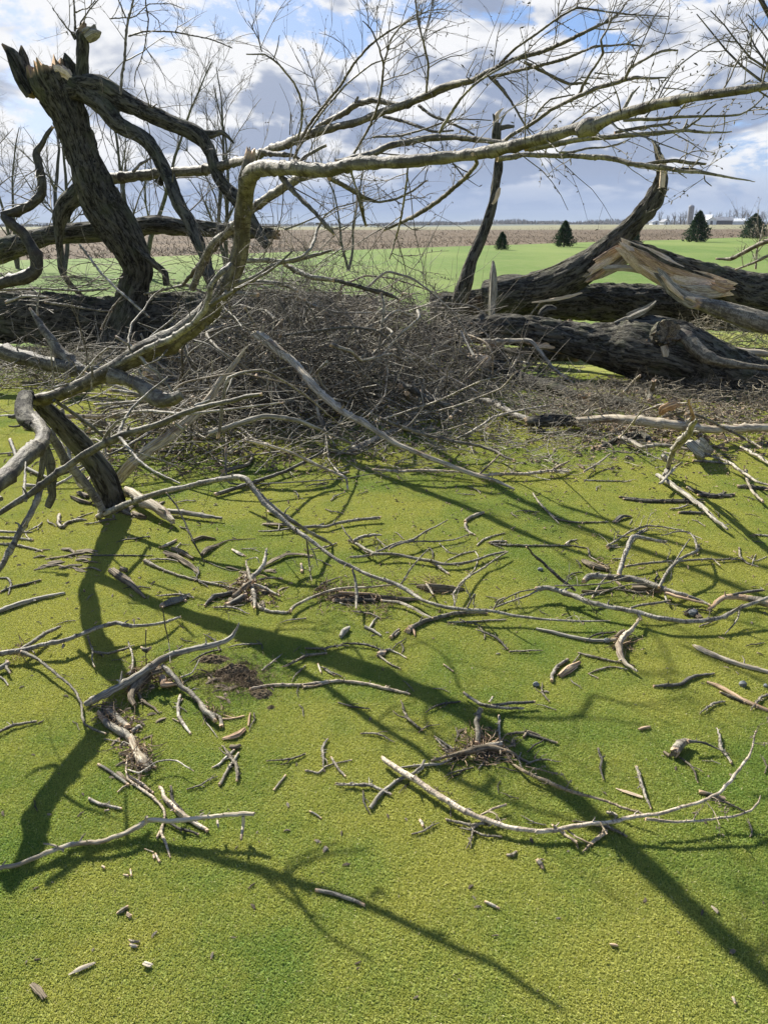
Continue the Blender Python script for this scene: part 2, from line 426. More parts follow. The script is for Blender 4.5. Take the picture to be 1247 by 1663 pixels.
MATS = {
 'old': m_bark_old(),
 'limb': m_bark_young('smooth_grey_tan_bark', (0.125, 0.110, 0.076), (0.335, 0.300, 0.215), (0.07, 0.052, 0.036), 0.85),
 'twig': m_bark_young('dry_twig_bark', (0.19, 0.16, 0.108), (0.52, 0.46, 0.33), (0.07, 0.052, 0.033), 0.8),
 'dark': m_bark_young('dark_twig_bark', (0.070, 0.062, 0.043), (0.160, 0.147, 0.104), (0.034, 0.028, 0.021), 0.6),
 'sky': m_bark_young('fine_grey_twigs', (0.11, 0.092, 0.066), (0.25, 0.215, 0.16), (0.07, 0.055, 0.045), 0.5),
 'grey': m_wood('weathered_grey_wood', (0.17, 0.152, 0.115), (0.44, 0.405, 0.32), (0.11, 0.09, 0.065)),
 'birch': m_wood('barkless_silvery_wood', (0.25, 0.205, 0.138), (0.56, 0.49, 0.36), (0.15, 0.10, 0.065)),
 'fresh': m_wood('split_fresh_wood', (0.52, 0.385, 0.25), (0.82, 0.68, 0.49), (0.40, 0.26, 0.15)),
 'red': m_wood('reddish_inner_wood', (0.28, 0.175, 0.10), (0.60, 0.43, 0.27), (0.15, 0.09, 0.055)),
 'tan': m_bark_young('peeled_tan_stick', (0.27, 0.205, 0.125), (0.58, 0.475, 0.32), (0.12, 0.08, 0.045), 0.6),
 'shred': m_wood('fibrous_bark_shreds', (0.14, 0.09, 0.05), (0.48, 0.35, 0.21), (0.07, 0.045, 0.028)),
 'brown': m_wood('brown_bark_flake', (0.072, 0.057, 0.036), (0.25, 0.2, 0.13), (0.05, 0.035, 0.025)),
}
def simple(name, c0, c1, scale=20, rough=0.9, trans=None):
    m, nt, out = new_mat(name); pos = nt.node('ShaderNodeNewGeometry').outputs['Position']
    n = nt.noise(pos, scale, 4.0, 0.6); col = nt.mix(nt.ramp(n, 0.3, 0.7), c0, c1)
    principled(nt, out, col, rough, 0.2, bump=n, bstr=0.4, bdist=0.01, trans=(trans, col) if trans else None)
    return m
M_SOIL = simple('torn_soil_and_thatch', (0.05, 0.035, 0.02), (0.20, 0.155, 0.09), 90)
M_STONE = simple('grey_pebble', (0.10, 0.11, 0.11), (0.26, 0.27, 0.27), 60)
M_NEEDLE = simple('conifer_needles', (0.016, 0.036, 0.018), (0.055, 0.095, 0.045), 3, trans=0.15)
M_FARTWIG = simple('far_bare_twigs', (0.10, 0.085, 0.075), (0.19, 0.165, 0.15), 5)
M_LITTER = simple('leaf_and_bark_litter', (0.09, 0.06, 0.035), (0.34, 0.26, 0.17), 35)
M_WHITE = simple('white_metal_siding', (0.62, 0.63, 0.64), (0.80, 0.80, 0.80), 0.4, 0.5)
M_GREYROOF = simple('dull_grey_roof', (0.16, 0.17, 0.19), (0.26, 0.27, 0.29), 0.4, 0.6)
M_DARKWALL = simple('dark_barn_wall', (0.05, 0.05, 0.055), (0.10, 0.09, 0.09), 0.6)
M_SILO = simple('concrete_silo', (0.16, 0.15, 0.15), (0.25, 0.24, 0.24), 1.5)
M_STUBBLE = simple('dry_corn_stubble', (0.14, 0.108, 0.070), (0.30, 0.245, 0.165), 1.0)
M_WOODLAND = simple('distant_woodland', (0.13, 0.115, 0.10), (0.18, 0.165, 0.145), 0.05)
#@@SETTING
#@@OBJECTS
# ------------------------------------------------------------------ setting: land
def sstep(a, b, x): t = np.clip((x-a)/(b-a), 0, 1); return t*t*(3-2*t)
def th(x, y):
    x = np.asarray(x, float); y = np.asarray(y, float)
    h = 1.9*sstep(130, 650, y)*sstep(10, 210, x)
    h = h + 1.0*sstep(500, 1500, y)*(0.5+0.5*np.sin(x/260.0+1.0))
    return h
LB = [(-1400, 470), (-400, 432), (0, 423), (200, 419), (420, 411), (640, 404), (850, 397), (1000, 392), (1120, 389), (1247, 384), (1500, 382)]
lb_w = [at_z(x, y)[:2] for x, y in LB]
lb_a = np.array([math.atan2(p[0], p[1]) for p in lb_w]); lb_r = np.array([math.hypot(*p) for p in lb_w])
def lawn_r(a):
    base = np.interp(a, lb_a, lb_r, left=45, right=110)
    return base
def polar_sheet(name, mat, rad_fn, nr, na, zf, r0=0.3, kind='structure'):
    mb = MB(); a = np.linspace(-pi, pi, na, endpoint=False); V = [np.array([[0, 0, zf(0, 0)]])]
    k = np.linspace(0, 1, nr)[:, None]; Rm = rad_fn(a)[None]
    R = r0*(Rm/r0)**k
    X = R*np.sin(a); Y = R*np.cos(a); Z = zf(X, Y)
    V = np.vstack([V[0], np.stack([X, Y, Z], -1).reshape(-1, 3)])
    i = np.arange(nr-1)[:, None]*na+1; j = np.arange(na)[None]; j2 = (j+1) % na
    q = np.stack([i+j, i+na+j, i+na+j2, i+j2], -1).reshape(-1, 4)
    t = np.stack([np.zeros(na, int), 1+np.arange(na), 1+(np.arange(na)+1) % na], -1)
    mb.add(V, q, t)
    o = mb.build(name, mat, smooth=True); tag(o, kind=kind); return o

def m_field():
    m, nt, out = new_mat('ploughed_stubble_field'); pos = nt.node('ShaderNodeNewGeometry').outputs['Position']
    n = nt.noise(nt.vmath('MULTIPLY', pos, (0.03, 0.10, 1)), 1, 5, 0.65); f = nt.noise(pos, 2.5, 4, 0.7)
    col = nt.mix(nt.ramp(n, 0.35, 0.65), (0.070, 0.052, 0.034), (0.140, 0.106, 0.070))
    col = nt.mix(nt.ramp(f, 0.45, 0.7, 0, 0.6), col, (0.24, 0.19, 0.135))
    # far strips: pale stubble and winter green before the woods
    sp = nt.node('ShaderNodeSeparateXYZ'); nt.l.new(pos, sp.inputs[0])
    col = nt.mix(nt.ramp(sp.outputs[1], 260, 330), col, (0.21, 0.20, 0.12))
    col = nt.mix(nt.ramp(sp.outputs[1], 600, 900), col, (0.13, 0.15, 0.13))
    principled(nt, out, col, 0.95, 0.1, bump=f, bstr=0.6, bdist=0.08)
    return m
def m_lawn():
    m, nt, out = new_mat('rough_mown_lawn'); geo = nt.node('ShaderNodeNewGeometry'); pos = geo.outputs['Position']
    # close by it is the same fine turf as the green
    big = nt.noise(pos, 0.9, 3.0, 0.55); mid = nt.noise(pos, 5.5, 3.0, 0.6); fine = nt.noise(pos, 60, 2.0, 0.5)
    f = nt.ramp(nt.math('ADD', nt.math('MULTIPLY', big, 1.25), nt.math('ADD', nt.math('MULTIPLY', mid, 0.5), nt.math('MULTIPLY', fine, 0.22))), 0.74, 1.18)
    sp = nt.noise(pos, 200, 2.0, 0.6)
    c1 = nt.mix(f, (0.115, 0.205, 0.038), (0.335, 0.33, 0.078))
    c1 = nt.mix(nt.ramp(sp, 0.35, 0.7), nt.mix(0.3, c1, (0.03, 0.05, 0.012)), nt.mix(0.25, c1, (0.36, 0.38, 0.10)))
    l = nt.noise(nt.vmath('MULTIPLY', pos, (0.12, 0.06, 1)), 1.0, 4.0, 0.6); l2 = nt.noise(pos, 1.6, 4.0, 0.65)
    c2 = nt.mix(nt.ramp(l, 0.3, 0.7), (0.090, 0.155, 0.028), (0.165, 0.215, 0.055))
    c2 = nt.mix(nt.ramp(l2, 0.45, 0.75, 0, 0.5), c2, (0.20, 0.21, 0.09))
    sy = nt.node('ShaderNodeSeparateXYZ'); nt.l.new(pos, sy.inputs[0])
    edge = nt.math('ADD', sy.outputs[1], nt.math('MULTIPLY', big, 2.0))
    col = nt.mix(nt.ramp(edge, 13.0, 16.0), c1, c2)
    principled(nt, out, col, 0.9, 0.12, bump=nt.noise(pos, 150, 3.0, 0.7), bstr=0.8, bdist=0.012)
    return m
polar_sheet('field', m_field(), lambda a: np.full(len(a), 4200.0), 90, 240, lambda x, y: th(x, y)-0.03, 1.0)
polar_sheet('lawn', m_lawn(), lawn_r, 70, 300, lambda x, y: 0.0*np.asarray(x, float), 0.4)

# short turf blades of the green, as far as single blades can be seen
def build_turf():
    S = 0.25; nb = 9500
    p = rng.random((nb, 2))*S - S/2
    h = rng.uniform(.003, .0052, nb); w = rng.uniform(.0009, .0017, nb); a = rng.uniform(0, 2*pi, nb)
    lean = rng.normal(size=(nb, 2))*0.0034
    big = rng.random(nb) > .985; h = np.where(big, h*1.5, h); w = np.where(big, w*1.5, w)
    dx = np.stack([np.cos(a), np.sin(a), 0*a], -1)*w[:, None]
    b = np.c_[p, np.full(nb, -0.001)]; mid = np.c_[p+lean*.35, h*.6]; tip = np.c_[p+lean, h]
    V = np.stack([b-dx, b+dx, mid+dx*.8, mid-dx*.8, tip], 1).reshape(-1, 3)
    k = np.arange(nb)[:, None]*5
    me = bpy.data.meshes.new('grass_patch')
    faces = [tuple(r) for r in np.hstack([k, k+1, k+2, k+3])]+[tuple(r) for r in np.hstack([k+3, k+2, k+4])]
    me.from_pydata(V.tolist(), [], [tuple(int(i) for i in f) for f in faces])
    t = rng.random(nb); at = me.attributes.new('tint', 'FLOAT', 'POINT'); at.data.foreach_set('value', np.repeat(t, 5).astype(np.float32))
    me.materials.append(M_BLADE)
    patch = bpy.data.objects.new('grass_patch', me)
    pts = []
    for Y in np.arange(-1.0, 8.6, S):
        xm = 0.60*max(Y, 0)+3.2
        for X in np.arange(-math.ceil(xm/S)*S, xm+S, S): pts.append((X, Y, 0.0))
    pts = np.array(pts)
    gm = bpy.data.meshes.new('grass'); gm.from_pydata(pts.tolist(), [], [])
    rot = np.zeros((len(pts), 3)); rot[:, 2] = rng.integers(0, 4, len(pts))*pi/2
    ra = gm.attributes.new('rot', 'FLOAT_VECTOR', 'POINT'); ra.data.foreach_set('vector', rot.astype(np.float32).ravel())
    o = bpy.data.objects.new('grass', gm); sc.collection.objects.link(o); tag(o, 'fine short mown turf of the putting green', 'grass', kind='stuff')
    g = bpy.data.node_groups.new('turf', 'GeometryNodeTree')
    g.interface.new_socket('Geometry', in_out='INPUT', socket_type='NodeSocketGeometry')
    g.interface.new_socket('Geometry', in_out='OUTPUT', socket_type='NodeSocketGeometry')
    gi = g.nodes.new('NodeGroupInput'); go = g.nodes.new('NodeGroupOutput')
    ip = g.nodes.new('GeometryNodeInstanceOnPoints'); oi = g.nodes.new('GeometryNodeObjectInfo'); oi.inputs['Object'].default_value = patch
    na = g.nodes.new('GeometryNodeInputNamedAttribute'); na.data_type = 'FLOAT_VECTOR'; na.inputs['Name'].default_value = 'rot'
    g.links.new(gi.outputs[0], ip.inputs['Points']); g.links.new(oi.outputs['Geometry'], ip.inputs['Instance'])
    g.links.new(na.outputs[0], ip.inputs['Rotation']); g.links.new(ip.outputs[0], go.inputs[0])
    md = o.modifiers.new('turf', 'NODES'); md.node_group = g
build_turf()

# corn stubble in rows on the field
def build_stubble():
    mb = MB(); n = 8000
    ang = rng.uniform(radians(-30), radians(32), n); u = rng.random(n)
    rr = lawn_r(ang)*(1+0.002)*(6.0**(u**1.4))
    x = rr*np.sin(ang); y = rr*np.cos(ang); y = np.where(rng.random(n) < .8, np.round(y/.76)*.76, y)
    ok = np.hypot(x, y) > lawn_r(np.arctan2(x, y))+.3; x, y = x[ok], y[ok]; n = len(x)
    z = th(x, y)-.05; base = np.stack([x, y, z], -1)
    d = rng.normal(size=(n, 3))*np.array([.8, .8, .25])+np.array([0, 0, .8]); L = rng.uniform(.10, .34, n)
    P = np.stack([base, base+d*L[:, None]*.5, base+d*L[:, None]+rng.normal(size=(n, 3))*.04], 1)
    thin_tubes(mb, P, np.repeat(rng.uniform(.008, .02, n)[:, None], 3, 1)*(1+np.hypot(x, y)/140)[:, None], 3)
    tag(mb.build('corn_stubble', M_STUBBLE), 'pale corn stubble standing in the brown field', 'stubble', kind='stuff')
build_stubble()

# distant belts of woodland on the horizon (one mass)
def build_woodland():
    mb = MB(); P = []; R = []
    for (x0, x1, Y, h) in ((-1100, 500, 1500, 6.5), (-700, -250, 900, 4.5), (-60, 560, 1250, 5.5), (120, 900, 1900, 12)):
        n = int((x1-x0)/.6)
        x = rng.uniform(x0, x1, n); y = Y + rng.uniform(-30, 30, n)
        hh = h*(0.45+0.8*vnoise(np.stack([x/45, x*0, x*0], -1), 5))*rng.uniform(.55, 1.05, n)
        b = np.stack([x, y, th(x, y)-.5], -1); t = b + np.c_[rng.normal(size=(n, 2))*h*.16, hh]
        P.append(np.stack([b, (b+t)/2+rng.normal(size=(n, 3))*.5, t], 1)); R.append(np.stack([np.full(n, .55), rng.uniform(.4, 1.1, n), np.full(n, .15)], 1)*Y/1000)
    thin_tubes(mb, np.concatenate(P), np.concatenate(R), 4)
    tag(mb.build('distant_woodland', M_WOODLAND), 'low blue grey line of far woods along the horizon', 'woodland', kind='stuff')
build_woodland()

# ------------------------------------------------------------------ farmstead on the right
def box(mb, x0, x1, y0, y1, z0, z1):
    v = [(x, y, z) for z in (z0, z1) for x, y in ((x0, y0), (x1, y0), (x1, y1), (x0, y1))]
    mb.add(v, [(0, 1, 5, 4), (1, 2, 6, 5), (2, 3, 7, 6), (3, 0, 4, 7), (4, 5, 6, 7), (3, 2, 1, 0)])
def barn(px, py, Y, w, dp, hw, hr, rot, wm, rm, label, doors=1):
    c = at_y(px, py, Y); x, y = c[0], c[1]; z = float(th(x, y))
    e = empty('barn', (x, y, z), label, 'barn')
    mb = MB(); box(mb, -w/2, w/2, -dp/2, dp/2, -.5, hw); g = MB()
    mb.add([(-w/2, -dp/2, hw), (w/2, -dp/2, hw), (0, -dp/2, hr-.15), (-w/2, dp/2, hw), (w/2, dp/2, hw), (0, dp/2, hr-.15)], None, [(0, 1, 2), (4, 3, 5)])
    o = mb.build('wall', wm, smooth=False); o.parent = e
    for s in (-1, 1):
        g = MB(); x1 = s*(w/2+.5); z1 = hw-.35
        q = [(0, -dp/2-.5, hr), (0, dp/2+.5, hr), (x1, dp/2+.5, z1), (x1, -dp/2-.5, z1)]
        q2 = [(a, b, c_-.25) for a, b, c_ in q]
        g.add(q+q2, [(0, 1, 2, 3), (7, 6, 5, 4), (0, 3, 7, 4), (1, 5, 6, 2), (3, 2, 6, 7), (0, 4, 5, 1)])
        o = g.build('roof', rm, smooth=False); o.parent = e
    for k in range(doors):
        d = MB(); cx = (k-(doors-1)/2)*w*.4; box(d, cx-w*.13, cx+w*.13, -dp/2-.08, -dp/2-.01, -.1, hw*.82)
        o = d.build('door', M_DARKWALL if wm is M_WHITE else M_GREYROOF, smooth=False); o.parent = e
    e.rotation_euler = (0, 0, rot)
barn(1141, 360, 690, 8, 14, 4.5, 8.2, 0.9, M_WHITE, M_WHITE, 'white barn with steep bright roof close beside the silo')
barn(1153, 361, 670, 7.5, 12, 3.6, 6, -0.25, M_WHITE, M_WHITE, 'white gabled shed standing just right of the bright roofed barn')
barn(1173, 361, 680, 9, 15, 3.6, 6, 1.2, M_DARKWALL, M_GREYROOF, 'long dark barn with dull grey roof between two white sheds')
barn(1194, 360, 690, 8, 13, 3, 5, 1.25, M_WHITE, M_WHITE, 'white low shed at the right end of the farmyard')
barn(1078, 365, 660, 5, 6, 2.4, 4.2, 0.3, M_WHITE, M_GREYROOF, 'small white farmhouse left of the silo among bare trees')
barn(1062, 366, 800, 8, 8, 2.4, 3.6, 0.1, M_WHITE, M_GREYROOF, 'tiny pale shed at the left end of the farm trees')
def silo():
    c = at_y(1119, 362, 700); z = float(th(c[0], c[1])); e = empty('silo', (c[0], c[1], z), 'tall grey silo with domed top rising above the farm trees', 'silo')
    mb = MB(); tube(mb, [(c[0], c[1], z-1), (c[0], c[1], z+14)], [2.4, 2.4], 20, 'plain', 3, (0, 0), step=2, wob=0)
    mb.build('wall', M_SILO, e)
    hp = []
    d = MB(); tube(d, [(c[0], c[1], z+14.02), (c[0], c[1], z+14.9), (c[0], c[1], z+15.7), (c[0], c[1], z+16.1)], [2.45, 2.2, 1.4, .15], 20, 'plain', 4, (0, 0), step=.3, wob=0)
    d.build('dome', M_GREYROOF, e)
    for zz in np.arange(1.5, 14, 1.6):
        h = MB(); tube(h, [(c[0], c[1], z+zz), (c[0], c[1], z+zz+.18)], [2.47, 2.47], 16, 'plain', 5, (0, 0), step=1, wob=0); hp.append(h.build('hoop', M_GREYROOF, e))
silo()

# ------------------------------------------------------------------ bare standing trees
def bare_tree(base, height, label, seed, lean=(0, 0), levels=4, name='bare_tree', spread=1.0, mt=None, group=None, r=None, split=2):
    global rng
    keep = rng; rng = np.random.default_rng(seed)
    e = empty(name, base, label, 'tree', group)
    tr = MB(); r0 = r or height*.0115
    stems = []
    b = np.array(base, float)
    for s in range(split):
        d = np.array([lean[0]+rng.normal()*.22*spread*(split > 1), lean[1]+rng.normal()*.15, 1.0]); d /= np.linalg.norm(d)
        pts = [b]; L = height*rng.uniform(.75, .95)
        for k in range(5): pts.append(pts[-1]+d*L/5+rng.normal(size=3)*L*.02); d = d + rng.normal(size=3)*.06; d /= np.linalg.norm(d)
        rr = np.linspace(r0, r0*.18, 6); tube(tr, np.array(pts), rr, 7, 'young', seed+s, (0, 0), step=L/16, wob=.6); stems.append((np.array(pts), rr))
    tr.build('trunk', MATS['dark'], e)
    cr = MB(); cur = [catmull(np.c_[p, q], 24) for p, q in stems]; PP = cur
    for lev in range(levels-1):
        nper = [10, 7, 6, 5][lev]; ns = []
        starts = []; dirs = []; lens = []; rad = []
        for c in PP:
            m = len(c)
            for _ in range(nper):
                i = int(rng.uniform(.22 if lev == 0 else .12, .97)*(m-1)); t = c[min(i+1, m-1), :3]-c[max(i-1, 0), :3]; t /= np.linalg.norm(t)+1e-9
                o = rng.normal(size=3); o -= t*(o@t); o /= np.linalg.norm(o)+1e-9
                dd = t*.75 + o*rng.uniform(.5, .95)*spread + np.array([0, 0, .25]); Lp = np.linalg.norm(c[-1, :3]-c[0, :3])
                starts.append(c[i, :3]); dirs.append(dd); lens.append(Lp*rng.uniform(.28, .55)*(1-.35*i/m)); rad.append(min(c[i, 3]*.62, c[0, 3]*.5))
        P, R = rand_twigs(np.array(starts), np.array(dirs), lens, np.array(rad), 7, .22, .02, .3)
        thin_tubes(cr, P, np.maximum(R*.8, height*.0004), 4 if lev < 2 else 3)
        PP = [np.c_[P[k], R[k]] for k in range(len(P))]
        if lev >= 1 and len(PP) > 500: idx = rng.choice(len(PP), 500, replace=False); PP = [PP[k] for k in idx]
    cr.build('crown', mt or MATS['sky'], e)
    rng = keep
    return e
def gtree(px, py, ptop, label, seed, **kw):
    b = at_z(px, py, 0); dpt = depth(b); h = (py-ptop)*dpt/FPX*1.02
    return bare_tree(b, h, label, seed, **kw)
gtree(104, 448, 95, 'bare standing tree seen just left of the leaning dark trunk', 11, lean=(.02, 0), spread=1.1)
gtree(-25, 445, 70, 'bare tree cut by the left edge of the picture', 12, spread=1.2)
gtree(236, 452, 85, 'bare twin stemmed tree between the leaning trunk and its long limbs', 13, spread=.9)
gtree(372, 455, 120, 'bare tree seen through the limbs left of the broken upright branch', 14, spread=1.0)
gtree(566, 440, 235, 'thin bare tree rising behind the middle of the brush pile', 15, spread=.7)
bare_tree((7.9, 13.0, 0), 8.8, 'bare tree whose twigs hang in the upper right corner', 16, lean=(-.16, 0), spread=1.5)
gtree(30, 436, 190, 'small bare tree at the far left behind the snaking limb', 17, spread=1.1)
# farmyard trees
FT = [(1072, 12), (1083, 9), (1094, 13), (1104, 12), (1110, 13), (1128, 14), (1136, 12), (1146, 13), (1157, 11), (1166, 12), (1181, 13), (1190, 15), (1200, 16), (1208, 16), (1216, 14), (1229, 14), (1238, 13), (1246, 15), (1262, 14), (1280, 15)]
for i, (px, h) in enumerate(FT):
    c = at_y(px, 362, 730+((i*37) % 60)); side = 'left of' if px < 1115 else 'right of'
    lab = 'hazy bare tree in the farm shelter belt left of the silo' if px < 1115 else 'hazy bare tree in the shelter belt right of the silo behind the barns'
    bare_tree((c[0], c[1], float(th(c[0], c[1]))), h, lab, 100+i, levels=3, mt=M_FARTWIG, group='bare trees around the farm', spread=1.2, r=.35, split=3)

def conifer(px, py, ptop, wpx, label, seed):
    r_ = np.random.default_rng(seed); b = at_z(px, py, 0.0); s = depth(b)/FPX; h = (py-ptop)*s; w = wpx*s/2
    e = empty('pine_tree', b, label, 'tree', 'young conifers on the lawn edge')
    tr = MB(); tube(tr, [b, b+(0, 0, h*.5), b+(0, 0, h*.97)], [h*.035, h*.02, .006], 6, 'young', seed, (0, 0), wob=.2); tr.build('trunk', MATS['dark'], e)
    cr = MB(); n = 4200
    u = r_.random(n)**.8; z = h*(.06+.92*u); a = r_.uniform(0, 2*pi, n)
    env = w*(1-u**1.5)**.8*(.85+.22*np.sin(a*3+seed*1.7+u*7)+.16*np.sin(a*5-seed+u*15)+.10*r_.normal(size=n))*(.72+.28*np.clip(u*6, 0, 1))
    rr = env*np.sqrt(r_.uniform(.12, 1, n))
    c = np.stack([b[0]+rr*np.cos(a), b[1]+rr*np.sin(a), z-rr*.18], -1)
    out = np.stack([np.cos(a), np.sin(a), np.full(n, .25)], -1)+r_.normal(size=(n, 3))*.5; out /= np.linalg.norm(out, axis=1)[:, None]
    sd = np.cross(out, r_.normal(size=(n, 3))); sd /= np.linalg.norm(sd, axis=1)[:, None]; l = h*.05*r_.uniform(.5, 1.6, n)[:, None]
    V = np.stack([c-out*l*.6, c+sd*l*.28, c+out*l, c-sd*l*.28], 1).reshape(-1, 3); k = np.arange(n)[:, None]*4
    cr.add(V, np.hstack([k, k+1, k+2, k+3])); cr.build('crown', M_NEEDLE, e, smooth=False)
conifer(915, 401, 361, 38, 'dark young conifer between the brush pile and the curved broken limb', 1)
conifer(1030, 396, 373, 20, 'tiny dark conifer just right of the curved broken limb', 2)
conifer(1130, 393, 346, 46, 'largest dark conifer, on the lawn below the silo', 3)
conifer(1221, 387, 349, 52, 'broad dark conifer near the right edge in front of the farmyard', 4)
conifer(814, 406, 378, 26, 'dark little conifer beside the broken upright trunk', 5)

def haze():
    mb = MB(); box(mb, -2600, 2600, -60, 2700, -1.2, 45)
    m = bpy.data.materials.new('thin_air_haze'); m.use_nodes = True; nt = NT(m.node_tree); nt.n.clear(); out = nt.node('ShaderNodeOutputMaterial')
    v = nt.node('ShaderNodeVolumePrincipled'); v.inputs['Color'].default_value = (0.80, 0.88, 1.0, 1); v.inputs['Density'].default_value = 0.00011; v.inputs['Anisotropy'].default_value = 0.0
    nt.l.new(v.outputs[0], out.inputs['Volume'])
    tag(mb.build('haze', m, smooth=False), kind='stuff')
haze()
# ------------------------------------------------------------------ strokes: traced from the place, unprojected to real depth
FR = {'A': (0, 0, 2.969), 'B': (400, 0, 2.969), 'C': (800, 0, 2.79), 'D': (0, 400, 2.969), 'E': (400, 400, 2.969), 'F': (800, 400, 2.79),
      'G': (0, 800, 2.969), 'H': (400, 800, 2.969), 'I': (800, 800, 2.79), 'J': (0, 1200, 2.969), 'K': (400, 1200, 2.969), 'L': (800, 1200, 2.79),
      'M': (0, 560, 4.796), 'N': (240, 360, 4.157), 'O': (620, 540, 4.157), 'P': (947, 540, 4.157), 'Q': (60, 1060, 3.1175), 'R': (0, 0, 5.196),
      'S': (1000, 300, 5.049), 'Z': (0, 0, 1.0)}
TOK = re.compile(r'(-?[\d.]+),(-?[\d.]+)(?::([\d.]+))?(?:([@~])(-?[\d.]+))?')
def fill(vals):
    n = len(vals); idx = [i for i, v in enumerate(vals) if v is not None]
    if not idx: return None
    return np.interp(range(n), idx, [vals[i] for i in idx])
def stroke(s):
    fr, rest = s.strip().split(' ', 1); ox, oy, k = FR[fr]; px = []; w = []; Y = []; Z = []
    for a, b, c, m, v in TOK.findall(rest):
        px.append((ox+float(a)/k, oy+float(b)/k)); w.append(float(c) if c else None)
        Y.append(float(v) if m == '@' else None); Z.append(float(v) if m == '~' else None)
    w = fill(w); n = len(px)
    if any(y is not None for y in Y):
        for i in range(n):
            if Z[i] is not None:
                p0 = at_z(*px[i], 0); r0 = w[i]/2*depth(p0)/FPX; Y[i] = at_z(*px[i], Z[i]+r0*.8)[1]
        Yf = fill(Y); P = np.array([at_y(*p, y) for p, y in zip(px, Yf)])
    else:
        Zf = fill(Z); Zf = np.zeros(n) if Zf is None else Zf; Zf = Zf*1.5+.0035; P = []; w = w*.84
        for i in range(n):
            p0 = at_z(*px[i], 0); r0 = w[i]/2*depth(p0)/FPX; P.append(at_z(*px[i], Zf[i]+r0*.75))
        P = np.array(P)
    R = np.array([w[i]/2*depth(P[i])/FPX for i in range(n)])
    return P, R, w
def segs_for(w, style):
    m = float(np.max(w))
    if style == 'old': return int(np.clip(m*1.1, 16, 72))
    return 5 if m < 4.5 else 7 if m < 8 else 10 if m < 14 else 16 if m < 24 else 24
def add_stroke(mb, s, style, jag=(.6, .6), wob=.5, flat=1.0, seed=None, spurs=0):
    P, R, w = stroke(s)
    P = P.copy()
    return tube(mb, P, R, segs_for(w, style), style, seed, jag, wob=wob, flat=flat, spurs=spurs)
SPUR = {'young': .55, 'twig': .8}
def st(name, label, cat, mat, strokes, style='twig', group=None, parts=None, jag=(.6, .6), wob=.5, flat=1.0, twigs=0, tw_len=(.05, .2), tw_up=.2, mats=None, fib=None):
    """one stick or branch: a single stroke is one mesh, several make a stem with side twigs"""
    if isinstance(strokes, str): strokes = [strokes]
    if len(strokes) == 1 and not twigs:
        mb = MB(); P, R, w = stroke(strokes[0])
        if name == 'bark_piece': R = np.maximum(R, R.max()*.62)*.85; flat = min(flat, .42); jag = (1.3, 1.3)
        tube(mb, P, R, segs_for(w, style), style, None, jag, wob=wob, flat=flat, spurs=SPUR.get(style, 0))
        return tag(mb.build(name, MATS[mat], origin=P.mean(0)), label, cat, group)
    P0, R0, _ = stroke(strokes[0]); e = empty(name, P0[0], label, cat, group); lines = []
    for i, s in enumerate(strokes):
        mb = MB(); l = add_stroke(mb, s, style, jag, wob, flat, spurs=SPUR.get(style, 0)); lines.append(l)
        nm = (parts[i] if parts and i < len(parts) else ('stem' if i == 0 else 'side_twig'))
        mb.build(nm, MATS[mats[i] if mats and i < len(mats) and mats[i] else mat], e)
    if twigs: twiglets(lines, twigs, tw_len, tw_up, e, mat)
    if fib: fibres(fib, e)
    return e
def twiglets(lines, n, ln, up, e, mat, sub=3, r=.0016, name='twigs', bias=None, curl=.3, buds=True):
    mb = MB(); S = []; D = []; Ls = []; Rs = []
    wts = np.array([max(len(c), 1) for c, _ in lines], float); wts /= wts.sum()
    for _ in range(n):
        c, rr = lines[rng.choice(len(lines), p=wts)]; i = rng.integers(1, len(c)-1) if len(c) > 3 else 0
        t = c[min(i+1, len(c)-1)]-c[max(i-1, 0)]; t /= np.linalg.norm(t)+1e-9
        o = rng.normal(size=3); o -= t*(o@t); o /= np.linalg.norm(o)+1e-9
        d = t*rng.uniform(.2, .9)+o*.8+np.array([0, 0, up])
        if bias is not None: d = d+np.array(bias)
        S.append(c[i]); D.append(d); Ls.append(rng.uniform(*ln)); Rs.append(min(r*rng.uniform(.8, 1.6)*(1+Ls[-1]), rr[i]*.6))
    P, R = rand_twigs(np.array(S), np.array(D), Ls, np.array(Rs), 8, curl, .0, .35); thin_tubes(mb, P, R, 4)
    if sub:
        S2 = []; D2 = []; L2 = []; R2 = []
        for k in range(n):
            for _ in range(sub):
                i = rng.integers(1, 7); t = P[k, i]-P[k, i-1]; t /= np.linalg.norm(t)+1e-9
                S2.append(P[k, i]); D2.append(t+rng.normal(size=3)*.55+np.array([0, 0, up*.4])); L2.append(Ls[k]*rng.uniform(.15, .5)); R2.append(R[k, i]*.75)
        P2, Rr2 = rand_twigs(np.array(S2), np.array(D2), L2, np.array(R2), 5, .25, 0, .45); thin_tubes(mb, P2, Rr2, 3)
        if buds:
            q = np.concatenate([P2[:, 2:].reshape(-1, 3), P[:, 3:].reshape(-1, 3)]); q = q[rng.random(len(q)) < .45]
            m = len(q); d = rng.normal(size=(m, 3)); d /= np.linalg.norm(d, axis=1)[:, None]; l = rng.uniform(.003, .007, m)[:, None]
            Pb = np.stack([q, q+d*l, q+d*l*2], 1); thin_tubes(mb, Pb, np.stack([np.full(m, .001), np.full(m, .0024), np.full(m, .0004)], 1), 3)
    o = mb.build(name, MATS[mat], e); tag(o, kind='stuff'); return P

